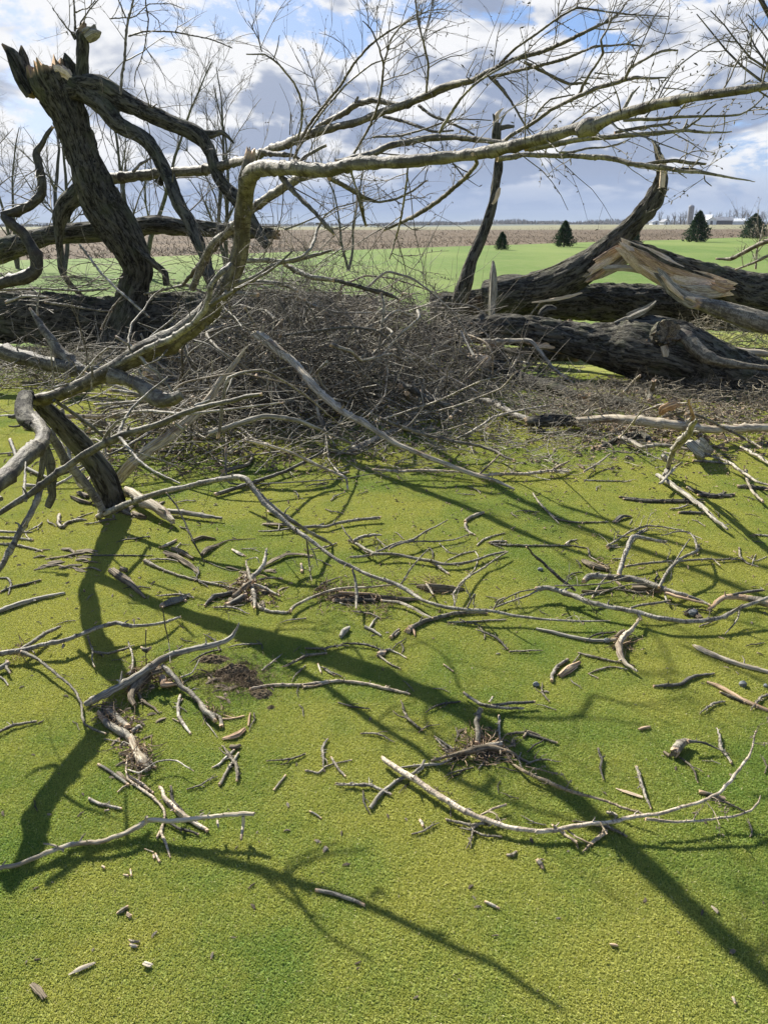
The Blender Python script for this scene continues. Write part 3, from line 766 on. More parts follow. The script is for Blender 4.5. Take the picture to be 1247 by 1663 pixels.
def fibres(spec, e):
    """loose shreds of bark and fibre round a torn piece: (x, y, spread px, count)"""
    mb = MB(); S = []; 
    for x, y, sp, n in spec:
        for _ in range(n): p = at_z(x+rng.normal()*sp, y+rng.normal()*sp*.6, 0); p[2] = rng.uniform(.003, .028); S.append(p)
    S = np.array(S); n = len(S); d = rng.normal(size=(n, 3))*np.array([1, 1, .35])
    P, R = rand_twigs(S, d, rng.uniform(.015, .075, n), rng.uniform(.0007, .0026, n), 5, .45, -.05, .5); P[..., 2] = np.maximum(P[..., 2], .003); thin_tubes(mb, P, R, 4); mb.flat = True
    tag(mb.build('bark_shreds', MATS['shred'], e), kind='stuff')
# ------------------------------------------------------------------ the fallen tree at the far left
def big_tree_left():
    e = empty('fallen_tree', at_z(205, 566, 0), 'huge dark fallen tree at the left with a leaning forked trunk and broken top', 'fallen tree')
    def part(nm, s, style='old', mat='old', jag=(0, 0), wob=.5, flat=1.0):
        mb = MB(); l = add_stroke(mb, s, style, jag, wob, flat); mb.build(nm, MATS[mat], e); return l
    lines = []
    part('log', 'Z -90,505:80@10.6 0,513:84@10.6 100,518:86@10.6 200,522:84@10.6 300,518:78@10.5 420,513:68@10.4 520,508:58@10.3 600,505:44@10.2', jag=(0, .5))
    part('log', 'Z -80,425:46@11.4 -20,412:42@11.4 40,396:34@11.4 80,385:30@11.3 150,378:30@11.2 222,370:30@11.1 256,366:30@11 300,370:26@11 340,372:24@11 400,376:21@10.9 450,380:15@10.8', jag=(0, .5))
    lines.append(part('leaning_trunk', 'Z 204,572:92@10.35 206,545:78@10.3 210,515:62@10.3 216,470:46@10.3 222,435:43@10.25 206,400:52@10.2 186,365:61@10.2 165,335:62@10.2 145,290:57@10.2 128,240:52@10.2 112,190:58@10.2 97,155:68@10.2 84,132:74@10.2 80,120:70@10.2', wob=.15, jag=(0, .35)))
    part('broken_stub', 'R 290,800:26@10.15 230,700:27 180,590:24 120,480:20 75,420:11 22,372:3', 'wood', 'old', jag=(0, .5), wob=.2)
    part('broken_stub', 'R 250,690:18@10.2 215,560:16 190,450:9 183,385:2', 'wood', 'old', jag=(0, .5), wob=.2)
    part('broken_stub', 'R 700,760:26@10.1 695,620:21 697,480:19 700,360:19 705,300:21 725,270:19', 'old', 'old', jag=(0, .8), wob=.1)
    part('splinter', 'R 720,300:14@10.08 770,265:14 800,235:8 798,205:2', 'wood', 'grey', wob=.3)
    part('splinter', 'R 740,330:12@10.05 800,290:13 850,280:8 858,270:2', 'wood', 'grey', wob=.3)
    part('splinter', 'R 650,310:12@10.12 620,285:6 598,268:2', 'wood', 'old', wob=.3)
    part('splinter', 'R 620,680:26@10.15 590,560:19 560,490:10 548,445:2', 'wood', 'old', wob=.2)
    part('splinter', 'R 420,640:14@10.12 480,600:22@10.05 560,620:16@10.05 620,690:10', 'wood', 'fresh', wob=.2)
    part('splinter', 'R 330,640:24@10.2 320,600:18 300,575:5', 'wood', 'old', wob=.2)
    lines.append(part('limb', 'A 330,440:40@10.15 460,420:36 600,495:29@10 720,550:26 850,605:24@9.9 960,655:26 1010,735:19@9.8 1038,830:18 1080,900:22 1130,950:24@9.6 1180,1010:22 1230,1100:18 1290,1190:14@9.4'))
    part('broken_stub', 'A 960,650:20@9.88 1030,650:12 1075,640:7 1110,665:5 1130,690:3', 'young', 'old')
    lines.append(part('limb', 'A 350,410:34@10.1 440,460:32 520,515:30@10 580,595:26 670,650:23@9.8 735,715:21 785,805:21@9.6 828,900:21 868,990:22@9.3 915,1060:21 955,1150:19@9.1 985,1235:18@9 1010,1330:20@8.8 1045,1400:20@8.7'))
    part('broken_stub', 'A 560,610:14@9.95 565,640:8', 'young', 'old'); part('broken_stub', 'A 770,860:16@9.6 790,895:6', 'young', 'old')
    lines.append(part('limb', 'A 395,900:26@10.9 365,945:30 320,985:29 295,1050:24 290,1110:16 287,1190:10 D 280,0:8') if False else part('limb', 'A 405,890:24@10.9 365,945:30 320,985:29 295,1050:24 288,1120:15 285,1200:9 295,1300:8 330,1350:8 400,1430:6'))
    lines.append(part('snaking_limb', 'A 262,612:5@9.4 210,680:8 170,735:12 195,800:14 212,880:14 198,950:14 145,1000:14 75,1020:14 12,1037:12 45,1080:14 110,1120:15 150,1185:17 175,1260:19@9.1 165,1310:20 100,1345:20 20,1360:18 -40,1385:16', 'young', 'dark', (.8, 0)))
    part('limb', 'D 660,10:9@10 740,80:11 790,130:11 800,190:9', 'young', 'old')
    lines.append(part('limb', 'Z -60,560:26@7.9 0,570:25@7.8 27,578:24 63,588:22 104,596:21@7.6 135,602:18 170,603:12@7.5 215,612:8@7.4', 'young', 'limb', (0, .8)))
    part('limb', 'D 143,303:4@7.9 190,368:11 230,420:14 290,500:17@7.7 345,560:19 400,595:16@7.55', 'young', 'limb', (1, 0))
    mb = MB()
    for s in ('R 1020,795:4.5@9.9 1030,640 1052,480:4.5 1070,300:4 1085,150:4 1108,60:3.5 1130,-10:3 1160,-160:2', 'A 620,175:3@9.9 680,155 740,150 850,155 920,170 1000,185:2 1060,205 1120,232:1.5',
              'A 700,-60:2.5@9.8 705,20 716,90:2.5 705,200 680,290:2 655,350 650,420:1.5', 'A 365,152:4@10.1 362,90:3.2 358,30:3 350,-60:2.5', 'A 362,62:2.6@10.1 400,45:2 425,40 450,15:1.8 470,-20:1.2',
              'A 385,148:3@10.1 390,110:2.4 430,50:2 480,-5:1.6', 'A 345,155:3@10.1 318,125:2.4 290,90:2 255,38:1.6', 'A 610,88:2.6@9.9 590,45:2.4 572,-5:2', 'A 615,92:2.4@9.9 660,75:2 690,45:2 720,20:1.8 830,20:1.4 890,45:1.2',
              'A 700,50:2@9.8 740,75:1.5 765,100:1.5 778,160:1', 'A 530,90:2@9.9 570,88:2 612,85:2.2', 'A 330,170:1.8@10.1 325,150 318,160:1.2', 'A 640,830:5@9.5 680,790:4 735,760:3', 'A 680,550:4@9.9 720,530:3 760,500:2'):
        tb = MB(); lines.append(add_stroke(tb, s, 'twig', (0, 0), .8)); tb.build('side_twig', MATS['sky'], e)
    twiglets(lines[-14:], 46, (.12, .6), .25, e, 'sky', 3, .0035)
    twiglets(lines[1:4]+lines[4:6], 60, (.2, .9), .15, e, 'sky', 3, .004)
big_tree_left()

# branches strewn over the far left log
LOGT = [('D -30,210:4@10 200,205:3 400,215:4 520,205:3', 'thin pale stick lying along the top of the far left log'),
        ('D 30,270:5@9.9 120,240:4 230,245:3', 'short light stick on the left end of the far left log'),
        ('D 220,270:4@9.9 330,285:4 480,310:3 540,315:3', 'bent twig on the dark log left of the leaning trunk'),
        ('D 700,230:4@9.9 830,200:4 900,185:5@9.6 1000,230:4', 'light stick on the log right of the leaning trunk'),
        ('D 880,190:4@9.7 930,130:7@9.2 1000,50:9 1060,-20:8@8.8', 'pale slanting branch crossing the slim limb right of the leaning trunk'),
        ('D 1130,180:7@9 1200,172:7 1260,170:6', 'short pale branch end beside the upright broken branch'),
        ('D 385,-10:4@8.6 480,120:4 570,210:4 650,280:4@8.2 720,340:3', 'long dark twig slanting in front of the leaning trunk'),
        ('D 620,500:3@6 622,440:4 640,370:4 690,310:3 740,240:3@6.6 790,200:2', 'curved bare shoot arching up in front of the leaning trunk foot'),
        ('D 180,330:4@8.6 185,260:3 200,190:2', 'short upright twig before the left end of the far log'),
        ('D 490,400:4@9.2 540,300:3 600,230:3', 'small twig leaning on the foot of the dark trunk')]
for s, lab in LOGT: st('twig', lab, 'twig', 'twig', s)

# ------------------------------------------------------------------ the near broken branch that arches over the green
def near_branch():
    e = empty('broken_tree_branch', at_z(190, 835, 0), 'big pale barked broken branch arching from a dark stub over the whole green', 'broken branch')
    L = {}
    def part(nm, s, style='young', mat='limb', jag=(0, 0), wob=.35, flat=1.0):
        mb = MB(); l = add_stroke(mb, s, style, jag, wob, flat); mb.build(nm, MATS[mat], e); return l
    part('stub', 'Z 190,838:44@4.33 186,815:41@4.32 178,788:39@4.3 156,750:37@4.28 130,719:36@4.24 104,693:32@4.18 80,668:28@4.12 62,650:24@4.07', 'young', 'old', wob=.15)
    A = part('limb', 'Z 56,652:20@4.08 90,643:19@3.99 130,627:21@3.89 165,610:23@3.85 200,590:27@3.82 240,567:33@3.8 275,553:34@3.77 310,530:32@3.75 340,502:30@3.74 365,470:28@3.73 383,435:26@3.72 392,400:24@3.70 396,360:24@3.66 398,320:26@3.60 402,288:27@3.51 405,262:20@3.5 406,250:12@3.5', wob=.12, jag=(0, 1.2))
    B = part('long_limb', 'B 15,850:24@3.5 40,822:25@3.42 100,808:23@3.3 180,812:20@3.15 250,812:20 400,822:19@2.95 500,792:20@2.85 650,785:17 800,778:18@2.65 1000,755:16 1100,745:17 1210,722:18@2.45 1290,705:18 1400,675:18@2.35 1495,650:18 1590,620:17@2.27 1645,612:21 1690,600:17 1770,565:16@2.2 1950,510:15 2100,478:14@2.08 2260,455:13 2450,425:12@1.95 2650,395:11 2900,350:9@1.85', wob=.10, jag=(0, 0))
    part('side_branch', 'M 880,235:28@3.8 940,252:22@3.78 1040,290:20@3.72 1130,340:22@3.66 1200,400:26@3.6 1260,430:25@3.55 1340,425:20@3.5 1410,385:15@3.5', wob=.2)
    part('side_branch', 'Z 160,611:8@3.85 200,588:9@3.78 240,566:10@3.67 275,552:10@3.58 312,528:10@3.42 334,503:9@3.38 341,478:9@3.35 343,462:8@3.34 360,443:9@3.34 375,430:8@3.42', wob=.3)
    if False: part('side_branch', 'N 330,560:9@3.45 400,515:8@3.4 412,460:8@3.36 440,400:8@3.34 500,345:9@3.36 560,290:8@3.45', wob=.3)
    part('burl', 'M 235,405:20@4.05 195,412:24@3.95 178,470:27@3.75 195,530:30@3.55 240,585:28@3.4 290,625:22@3.28', 'old', 'old', wob=.5)
    E_ = part('side_branch', 'M 235,560:22@3.96 300,620:21@3.92 335,690:22@3.85 325,760:24@3.7 270,820:25@3.5 200,870:26@3.35 120,945:26@3.18 50,1030:26@3.02 -20,1110:27@2.88 Z -40,860:28') if False else \
        part('side_branch', 'M 235,560:22@3.5 300,620:21@3.3 335,690:22@3.2 325,760:24@3.12 270,820:25@3.03 200,870:26@2.93 120,945:26@2.84 50,1030:26@2.75 -50,1110:27@2.66 -190,1440:28@2.43 -290,1850:28@2.15 -380,2200:22@1.98', wob=.15)
    part('hanging_bark', 'M 345,790:15@3.14 335,870:15 318,1000:13@3.1 295,1090:10 285,1180:10@3.1 265,1260:7', 'wood', 'dark', wob=.6, flat=-.45)
    part('hanging_bark', 'M 350,780:9@3.2 380,850:10@3.2 395,930:15 408,1010:15@3.2 400,1100:13 410,1180:12 375,1260:9@3.2', 'wood', 'dark', wob=.6, flat=-.45)
    part('side_branch', 'M 335,610:10@3.9 385,680:12@3.92 430,755:13@3.93 505,885:14@3.95 600,1000:14@3.97 695,1120:13@3.98 770,1220:12@3.98 805,1300:12@3.97', mat='limb', wob=.3)
    part('side_twig', 'M 150,545:10@4 115,560:8 70,555:6', mat='dark', wob=.5); part('side_twig', 'M 80,550:4@4.02 30,552:3 -60,560:3', mat='twig')
    part('side_twig', 'M 70,632:2.5@4 110,638:3 160,630:4', mat='dark')
    part('side_twig', 'M 425,430:6@3.95 470,465:6 540,512:6 640,582:6@4.05 740,655:6 800,710:5 845,745:4@4.15', 'twig', 'dark')
    part('burl', 'C 385,600:16@2.245 408,588:24@2.24 430,570:30@2.235 460,572:31 480,560:26@2.23 505,548:15@2.22', 'old', 'limb', wob=.6)
    tw = []
    for s, m in (('M 720,160:3.4@3.75 722,250:4 720,350:3', 'twig'), ('M 590,285:3.4@4.1 640,225 700,160:3.5 760,90:3 850,20:3 920,10:2', 'twig'), ('M 695,60:1.6@4 690,150:2.4 710,190:2', 'twig'),
              ('M 395,20:2@4.3 405,130:3 420,230:3.4 418,340:4', 'twig'), ('M 1075,75:5@3.72 1130,130:5 1180,185:5@3.65 1240,225:4 1290,300:4 1400,420:3', 'grey'), ('M 1040,70:3@3.7 1010,30:3 1000,-20:2.4', 'twig'),
              ('M 690,355:2@3.8 650,410:2 615,460:1.6', 'dark'), ('M 425,330:3@3.9 560,300:3 620,285:3', 'twig')):
        tb = MB(); tw.append(add_stroke(tb, s, 'twig', (0, 0), .8)); tb.build('side_twig', MATS[m], e)
    # branches of the long limb
    SB = ['B 440,785:10@2.95 520,765:10@2.98 600,745:11@3.05 700,700:10 800,682:10@3.1 900,665:10 1000,665:9@3.1 1150,678:8 1250,692:8@3 1400,700:6',
          'C 150,672:11@2.4 210,662:11@2.45 300,650:9 370,635:9 450,625:9@2.4 520,622:8 600,612:8@2.35 680,608:7 750,604:7 850,590:6@2.3 950,600:4 1020,600:3 1080,598:2',
          'C 855,592:4@2.3 890,570:4 930,542:3.5 970,500:3 1010,470:2', 'C 860,588:4@2.3 875,560:3 880,540:2',
          'C 20,722:9@2.5 80,712:9 150,700:8@2.55 280,705:8 380,708:8 480,712:9@2.45 560,722:8 620,740:8 700,752:8@2.35 780,762:8 860,775:6 940,780:6@2.3 1040,798:4 1120,812:3 1190,822:1.5',
          'C 690,745:5@2.37 740,735:6 830,728:6 890,738:6 965,742:4', 'C 800,765:4@2.33 900,765:4 990,785:1.5', 'C 955,795:2@2.3 960,820:2 990,843:1.5', 'C 905,755:2@2.3 920,735:2 948,712:1.2', 'C 820,765:3@2.3 850,790:2 878,808:1.2',
          'C 550,602:5@2.38 600,590:5 680,575:5 760,565:4 815,555:3', 'C 590,545:6@2.25 660,540:6 740,540:6@2.2 820,530:5 880,528:5 960,526:4@2.15 1060,525:4 1120,518:3.5 1170,492:3 1210,455:2.5 1238,420:2',
          'C 590,512:7@2.25 605,470:6 630,425:5 665,390:2', 'C 330,588:3@2.3 370,550:3 430,505:3 480,470:2.4 540,435:1.6', 'C 690,530:3@2.2 740,470:2.5 800,385:2', 'C 740,470:2@2.2 800,420 880,378:1.2', 'C 1090,402:4@2.1 1130,385:3.5 1165,362:2',
          'C 790,560:3@2.3 830,510:2.5 870,485:2.2 915,465:2', 'C 300,690:4@2.5 360,690:4 430,672:3.5 500,668:3 560,655:3 625,628:1.8', 'C 930,540:2@2.3 975,500:1.8', 'C 690,570:2@2.3 720,590:2 725,615:1.4',
          'B 160,835:9@3.24 180,870:9@3.2 220,915:8@3.15 290,985:7@3.08 340,1040:6 385,1090:7@3.0 425,1130:4',
          'B 400,858:8@3.05 500,912:7@3.2 575,955:6@3.3 640,975:4 720,960:4 800,920:3.4 870,870:2.5', 'B 530,915:8@3.25 548,965:8 560,1020:7 572,1090:4@3.4', 'B 240,790:4@3.1 300,745:5 350,718:5 385,700:4',
          'B 500,790:5@2.9 520,880:3.5 560,1000:2.6', 'B 780,800:3@2.7 765,920:3.4@2.9 750,1030:3.4 720,1150:3@3.2 690,1250:2', 'B 930,640:5@2.6 975,560:5@2.55 1030,480:4.4@2.5 1090,415:4 1170,360:3.6@2.4 1260,310:3 1350,250:2',
          'B 1090,745:6@2.5 1110,790:6@2.7 1040,870:7@2.9 930,965:7@3.1 830,1030:7@3.3 740,1075:5@3.5 660,1110:4']
    bl = []
    for s in SB:
        tb = MB(); bl.append(add_stroke(tb, s, 'young', (0, .3), .5)); tb.build('side_branch', MATS['limb'], e)
    c = 1/tan(SUN_EL)
    def over(pts, z):       # a shoot placed along the sun's ray through marks on the ground
        return np.array([np.r_[at_z(x, y)[:2]+SUNH*c*zz, zz] for (x, y), zz in zip(pts, np.linspace(z[0], z[1], len(pts)))])
    for pts, z, r in (([(692, 1127), (745, 1142), (800, 1158), (840, 1166), (918, 1169), (946, 1161), (955, 1145), (963, 1131), (985, 1135), (1010, 1143), (1050, 1146), (1119, 1133)], (1.31, 1.72), (.012, .0035)),
                      ([(915, 1168), (960, 1167), (1000, 1171), (1050, 1178)], (1.58, 1.66), (.006, .002)),
                      ([(700, 1237), (760, 1275), (830, 1305), (900, 1325), (960, 1342), (1010, 1352)], (1.28, 1.5), (.010, .004)),
                      ([(610, 1180), (625, 1160), (640, 1150), (665, 1143)], (1.18, 1.3), (.005, .002)), ([(612, 1178), (680, 1190), (735, 1205), (790, 1235)], (1.18, 1.36), (.005, .002)),
                      ([(600, 1090), (585, 1065), (572, 1048), (558, 1030)], (1.14, 1.12), (.007, .003)), ([(600, 1070), (640, 1060), (680, 1046), (705, 1040)], (1.14, 1.3), (.004, .002)),
                      ([(747, 1120), (735, 1085), (715, 1060), (690, 1045), (665, 1035)], (1.38, 1.45), (.006, .002)), ([(700, 1135), (690, 1160), (700, 1185), (728, 1215), (745, 1240)], (1.31, 1.2), (.006, .003)),
                      ([(500, 1095), (480, 1100), (440, 1085), (400, 1090)], (1.05, .95), (.005, .002)), ([(420, 1035), (450, 1025), (500, 1022), (545, 1028)], (1.0, 1.2), (.006, .003)),
                      ([(130, 1262), (90, 1245), (60, 1252), (42, 1264)], (.66, .72), (.010, .003)), ([(100, 1290), (130, 1310), (165, 1322), (190, 1330)], (.6, .62), (.007, .003)), ([(60, 1335), (45, 1350), (40, 1330), (55, 1310), (70, 1300)], (.5, .55), (.012, .008))):
        q = over(pts, z); tb = MB(); l = tube(tb, q, np.linspace(r[0], r[1], len(q)), 6, 'young', None, (0, 0), wob=.4); bl.append(l); tb.build('side_branch', MATS['limb'], e)
    twiglets(bl[:19], 46, (.05, .2), .2, e, 'twig', 2, .0013)
    twiglets(bl[19:]+bl[:1], 80, (.12, .5), .3, e, 'sky', 4, .0015)
    twiglets([A, B], 40, (.06, .4), .45, e, 'sky', 3, .0014)
near_branch()

# ------------------------------------------------------------------ pale branches sweeping behind it
def sweeping_branch():
    e = empty('bare_branch', at_y(170, 292, 10.4), 'long grey bare branch sweeping up from behind the leaning trunk to the top right', 'branch')
    def part(nm, s, mat='limb', jag=(0, 0), wob=.4, style='young'):
        mb = MB(); l = add_stroke(mb, s, style, jag, wob); mb.build(nm, MATS[mat], e); return l
    L = []
    part('stem', 'A 440,880:15@10.75 500,868:16@10.7 650,848:15 800,835:15@10.4 1000,818:15 1120,785:13@9.5 1200,768:12 1310,720:12@7.5 1390,690:13@7 1480,650:13@6.6 1590,620:12 1740,585:11@6 1850,535:12 1990,490:11@5.5 2090,440:10 2190,400:9@5.2 2290,380:8 2440,300:7@4.8')
    SB = ['C 0,318:7@4.8 100,268:7 230,232:7@4.6 330,188:6 430,140:5.5@4.4 500,108:4 560,70:3 600,20:2', 'C 0,322:5@4.8 60,260:5 100,220:4.5 200,152:4@4.6 290,85:4 380,36:4@4.4 470,46:3 600,64:3 700,70:2 800,75:1.5', 'C 290,85:3@4.6 315,40:2.5 340,-10:2', 'C 380,36:3@4.4 386,0:2.5 390,-30:2',
          'C -10,352:5@4.9 100,322:5 200,300:5@4.7 330,265:5 400,235:4 460,210:4@4.5 540,206:3 600,200:3 690,210:1.6', 'C 600,200:2.4@4.4 650,180:2 700,148:1.4', 'C 140,280:5@4.75 250,335:5 345,380:4.4 400,376:4 440,378:2.5', 'C 345,380:3@4.6 350,405:2',
          'C 0,350:5@4.9 60,425:4.4 110,505:3.6@4.8 170,610:2.6', 'C 10,340:3.4@4.8 130,320:2 150,230:1.6', 'C 500,108:2.5@4.3 540,60:2 560,0:1.6', 'C 455,130:2@4.4 520,135:2 600,130:1.6', 'C 470,110:2@4.4 560,100:2 640,88:1.4',
          'C 0,658:6@4.2 50,640:6 90,608:6@4.1 180,558:6 260,500:6@3.9 330,462:6 390,434:7 480,395:7@3.7 540,380:7 590,362:8 640,350:6@3.6 720,354:4 800,352:2', 'C 390,430:5@3.8 405,390:5 430,345:4.4 470,290:4@3.7 500,240:4 490,180:3.4@3.6 520,130:3 540,60:2', 'C 600,355:5@3.6 620,305:5 680,275:4 730,245:4@3.5 780,228:4 840,228:2.5',
          'C 180,555:4@4 210,500:3.4 260,450:3 370,428:2', 'C 500,240:2@3.7 550,236:1.4', 'C 460,330:2.4@3.7 520,338:2 572,340:1.6', 'C 640,295:2@3.5 665,288:1.6', 'C 750,355:2@3.6 758,395:1.6', 'C 350,460:2@3.8 368,492:1.6', 'C 330,405:2.4@4.4 400,352:2.4 500,358:2',
          'B 340,615:8@6.8 420,570:8 480,540:9@6.5 540,500:9 610,482:9@6.3 680,495:8 740,505:7@6.1 850,480:6 950,440:5@5.8 1100,390:4', 'B 530,500:3@6.4 540,465:4 520,495:2',
          'B 660,562:5@6.1 760,585:5 830,610:5 900,635:4@5.8 1000,630:3', 'B 830,510:5@5.6 900,560:4.4 1000,600:4@5.4 1100,650:3', 'B 1170,370:4@5 1220,420:4 1260,470:3.4@4.9', 'B 610,660:4@5.2 740,655:4 850,625:3.4@5 1000,575:2.5 1180,580:1.6',
          'B 230,765:5@6.6 290,620:5@6.5 380,505:4.6 460,405:4.4@6.2 520,305:4 600,215:3.6@5.9 690,150:3 760,110:2.6 835,55:1.8', 'B 250,720:3.6@6.5 350,560:3.4 480,410:3 600,312:2.6@6 690,280:1.6',
          'B 520,740:4@4.8 600,600:4 642,480:4@4.6 662,330:3.6 640,230:3@4.4 600,140:2.4 560,100:1.4', 'B 660,320:3.4@4.5 700,185:3 760,112:2.6@4.3 880,50:2 950,45:1.2', 'B 868,445:4@4.4 878,320:4 852,195:3.6@4.2 825,90:3.4 815,0:2.4 812,-60:2',
          'B 240,700:4@5.6 268,590:4 268,490:4@5.4 232,400:3.6 160,312:3.4@5.2 90,262:3 0,262:2', 'B 130,290:2.4@5.2 150,230:2 160,170:1.2', 'B 75,250:2.4@5.2 60,190:2 10,100:1.2', 'B 355,515:2.6@5.4 325,380:2 275,230:1.2', 'B 210,650:2.4@5.6 215,540:2',
          'B 70,730:8@7 130,742:8 190,745:8@6.8 230,750:6 280,790:4', 'B 590,130:2@4.5 585,60:1.6 580,-20:1.2', 'B 850,190:2@4.2 880,90:2 900,-10:1.4', 'B 1250,300:3@4.8 1190,330:3 1110,400:2.4 1060,370:2 1110,260:1.4', 'B 1190,330:2@4.8 1205,200:1.6 1225,110:1.2']
    for s in SB:
        tb = MB(); L.append(add_stroke(tb, s, 'young', (0, 0), .5)); tb.build('side_branch', MATS['sky'], e)
    twiglets(L, 130, (.12, .5), .12, e, 'sky', 4, .0015, curl=.25, bias=(.3, 0, 0))
    twiglets(L[24:], 60, (.15, .55), .2, e, 'sky', 4, .0015, bias=(.5, 0, .05), curl=.25)
    def part2():
        mb = MB(); l = add_stroke(mb, 'N 380,250:15@7 400,210:14 450,150:14@6.8 520,95:13 600,40:13@6.6 680,-60:12@6.4 Z 430,326:12', 'young', (0, 0), .3)
sweeping_branch()
def rising_branch():
    e = empty('bare_branch', at_y(320, 440, 7.4), 'pale grey branch rising behind the upright broken end towards the long limb', 'branch')
    mb = MB(); l = add_stroke(mb, 'Z 312,470:10@7.3 330,425:13@7.2 348,396:14@7 375,373:14@6.8 400,347:13@6.6 433,323:13@6.4 460,304:13@6.2 484,290:12@6 515,283:10@5.8 560,275:7@5.6', 'young', (0, 0), .3); mb.build('stem', MATS['limb'], e)
    twiglets([l], 46, (.15, .6), .4, e, 'sky', 4, .002)
rising_branch()

# a branch high above the picture: its shadow crosses the front of the green
# ------------------------------------------------------------------ right: broken upright trunk and the big logs
def upright_trunk():
    e = empty('snapped_tree', at_z(758, 470, 0), 'dark snapped slender trunk standing up behind the brush pile with a splintered tip', 'tree')
    def part(nm, s, style='old', mat='old', jag=(0, 0), wob=.4):
        mb = MB(); l = add_stroke(mb, s, style, jag, wob); mb.build(nm, MATS[mat], e); return l
    part('trunk', 'Z 745,490:26@10.4 756,458:24 763,430:20 773,405:18 787,370:17 799,330:15 805,290:15 808,250:13 804,220:15 806,200:13')
    part('splinter', 'C 10,560:8@10.4 20,520:7 35,500:3 50,490:1', 'wood', 'fresh'); part('splinter', 'C 15,580:8@10.4 8,530:5 2,515:2', 'wood', 'old')
    part('broken_stub', 'C 30,580:8@10.4 60,574:7 98,573:4', 'young', 'old'); part('splinter', 'C 32,850:4@10.35 22,875:8 10,905:7 -5,925:3', 'wood', 'fresh')
    part('splinter', 'C 20,590:4@10.36 60,510:3 150,450:1.2', 'wood', 'grey')
upright_trunk()
st('broken_stub', 'grey pointed dead stub standing beside the foot of the snapped trunk', 'stub', 'grey', 'E 1188,70:3@9.6 1190,130:10 1188,200:12 1186,270:12 1188,330:12', 'wood', wob=.2)

def big_tree_right():
    e = empty('fallen_tree', at_z(1100, 560, 0), 'huge fallen tree at the right, its curved limb torn open to pale splintered wood', 'fallen tree')
    def part(nm, s, style='old', mat='old', jag=(0, 0), wob=.25, flat=1.0):
        mb = MB(); l = add_stroke(mb, s, style, jag, wob, flat); mb.build(nm, MATS[mat], e); return l
    part('log', 'Z 700,500:44@10.9 780,496:52@10.9 850,491:56@10.9 950,489:58@10.9 1050,494:62@10.9 1150,500:64@10.8 1247,506:62@10.7 1400,512:60@10.5')
    part('curved_limb', 'Z 790,484:56@10.5 825,478:60@10.4 860,474:58@10.4 900,462:56@10.3 940,441:52@10.2 975,415:44@10.1 1003,388:35@10 1030,361:31@9.9 1054,335:31@9.8 1067,312:28@9.75 1073,288:20@9.7 1072,262:14@9.7 1065,242:9@9.7 1058,226:3@9.7', wob=.12, jag=(0, .3))
    part('splinter', 'C 765,700:4@9.6 775,760:9 765,850:7', 'wood', 'fresh', wob=.1)
    part('splinter', 'C 715,625:1@9.65 735,670:4 760,730:4', 'wood', 'fresh', wob=.1)
    part('log', 'Z 1003,398:16@10 1050,412:26 1100,430:32@9.9 1150,450:44 1200,468:60@9.9 1247,477:64 1350,490:62@9.8', wob=.15)
    # torn wood of the arch
    for s, m in (('F 440,135:12@10 480,110:26 530,75:38 590,35:36 640,5:24 665,-8:8', 'birch'), ('F 455,100:10@9.92 500,70:16 560,30:18 610,5:8', 'fresh'), ('F 470,60:6@9.88 540,20:10 590,-8:6', 'red'),
                 ('F 600,0:14@9.78 650,35:30 710,75:36 770,108:38 830,135:34 880,160:18', 'fresh'), ('F 640,20:8@9.66 720,70:16 800,110:18 900,150:14 960,170:6', 'red'), ('F 700,90:12@9.68 780,135:24 860,160:34 940,178:38 1000,188:34 1050,192:18', 'fresh'),
                 ('F 860,185:8@9.5 940,200:18 1010,205:20 1050,195:10', 'birch'), ('F 1015,178:12@9.48 1045,188:18 1070,186:10', 'red'), ('F 520,100:8@9.8 600,96:9 680,110:10 760,135:8', 'birch'),
                 ('F 755,130:12@9.45 800,185:17 850,225:18 900,250:18 960,262:16 1010,268:8', 'grey'), ('F 770,140:5@9.4 810,190:8 860,230:6', 'fresh'), ('F 880,232:4@9.4 930,245:9 985,255:6', 'fresh'),
                 ('F 620,-12:4@9.6 700,20:4 780,70:5 900,112:4 1000,145:3', 'old'), ('F 180,255:2@9.9 260,245:5 340,230:7 400,212:3', 'fresh'), ('F 430,160:3@9.95 470,135:8 520,95:8', 'red'), ('F 560,85:3@9.9 600,60:6 650,45:4', 'birch')):
        part('splinter', s, 'wood', m, (1.4, 1.4), .35, -.35)
    part('log', 'F 930,255:14@9 1000,275:24 1060,292:30@8.9 1150,320:34 1250,350:34@8.7 1400,385:32', 'old', 'limb', (.6, 0))
    for s in ('F 100,150:3@9.9 200,120:2 300,80:3 340,60:2', 'F 220,250:3@10 160,320:2'): part('side_twig', s, 'twig', 'twig')
    part('limb', 'S 640,650:8@7.4 760,590:7@7.2 850,560:7 950,600:7@7 S 1040,560:7') if False else None
big_tree_right()

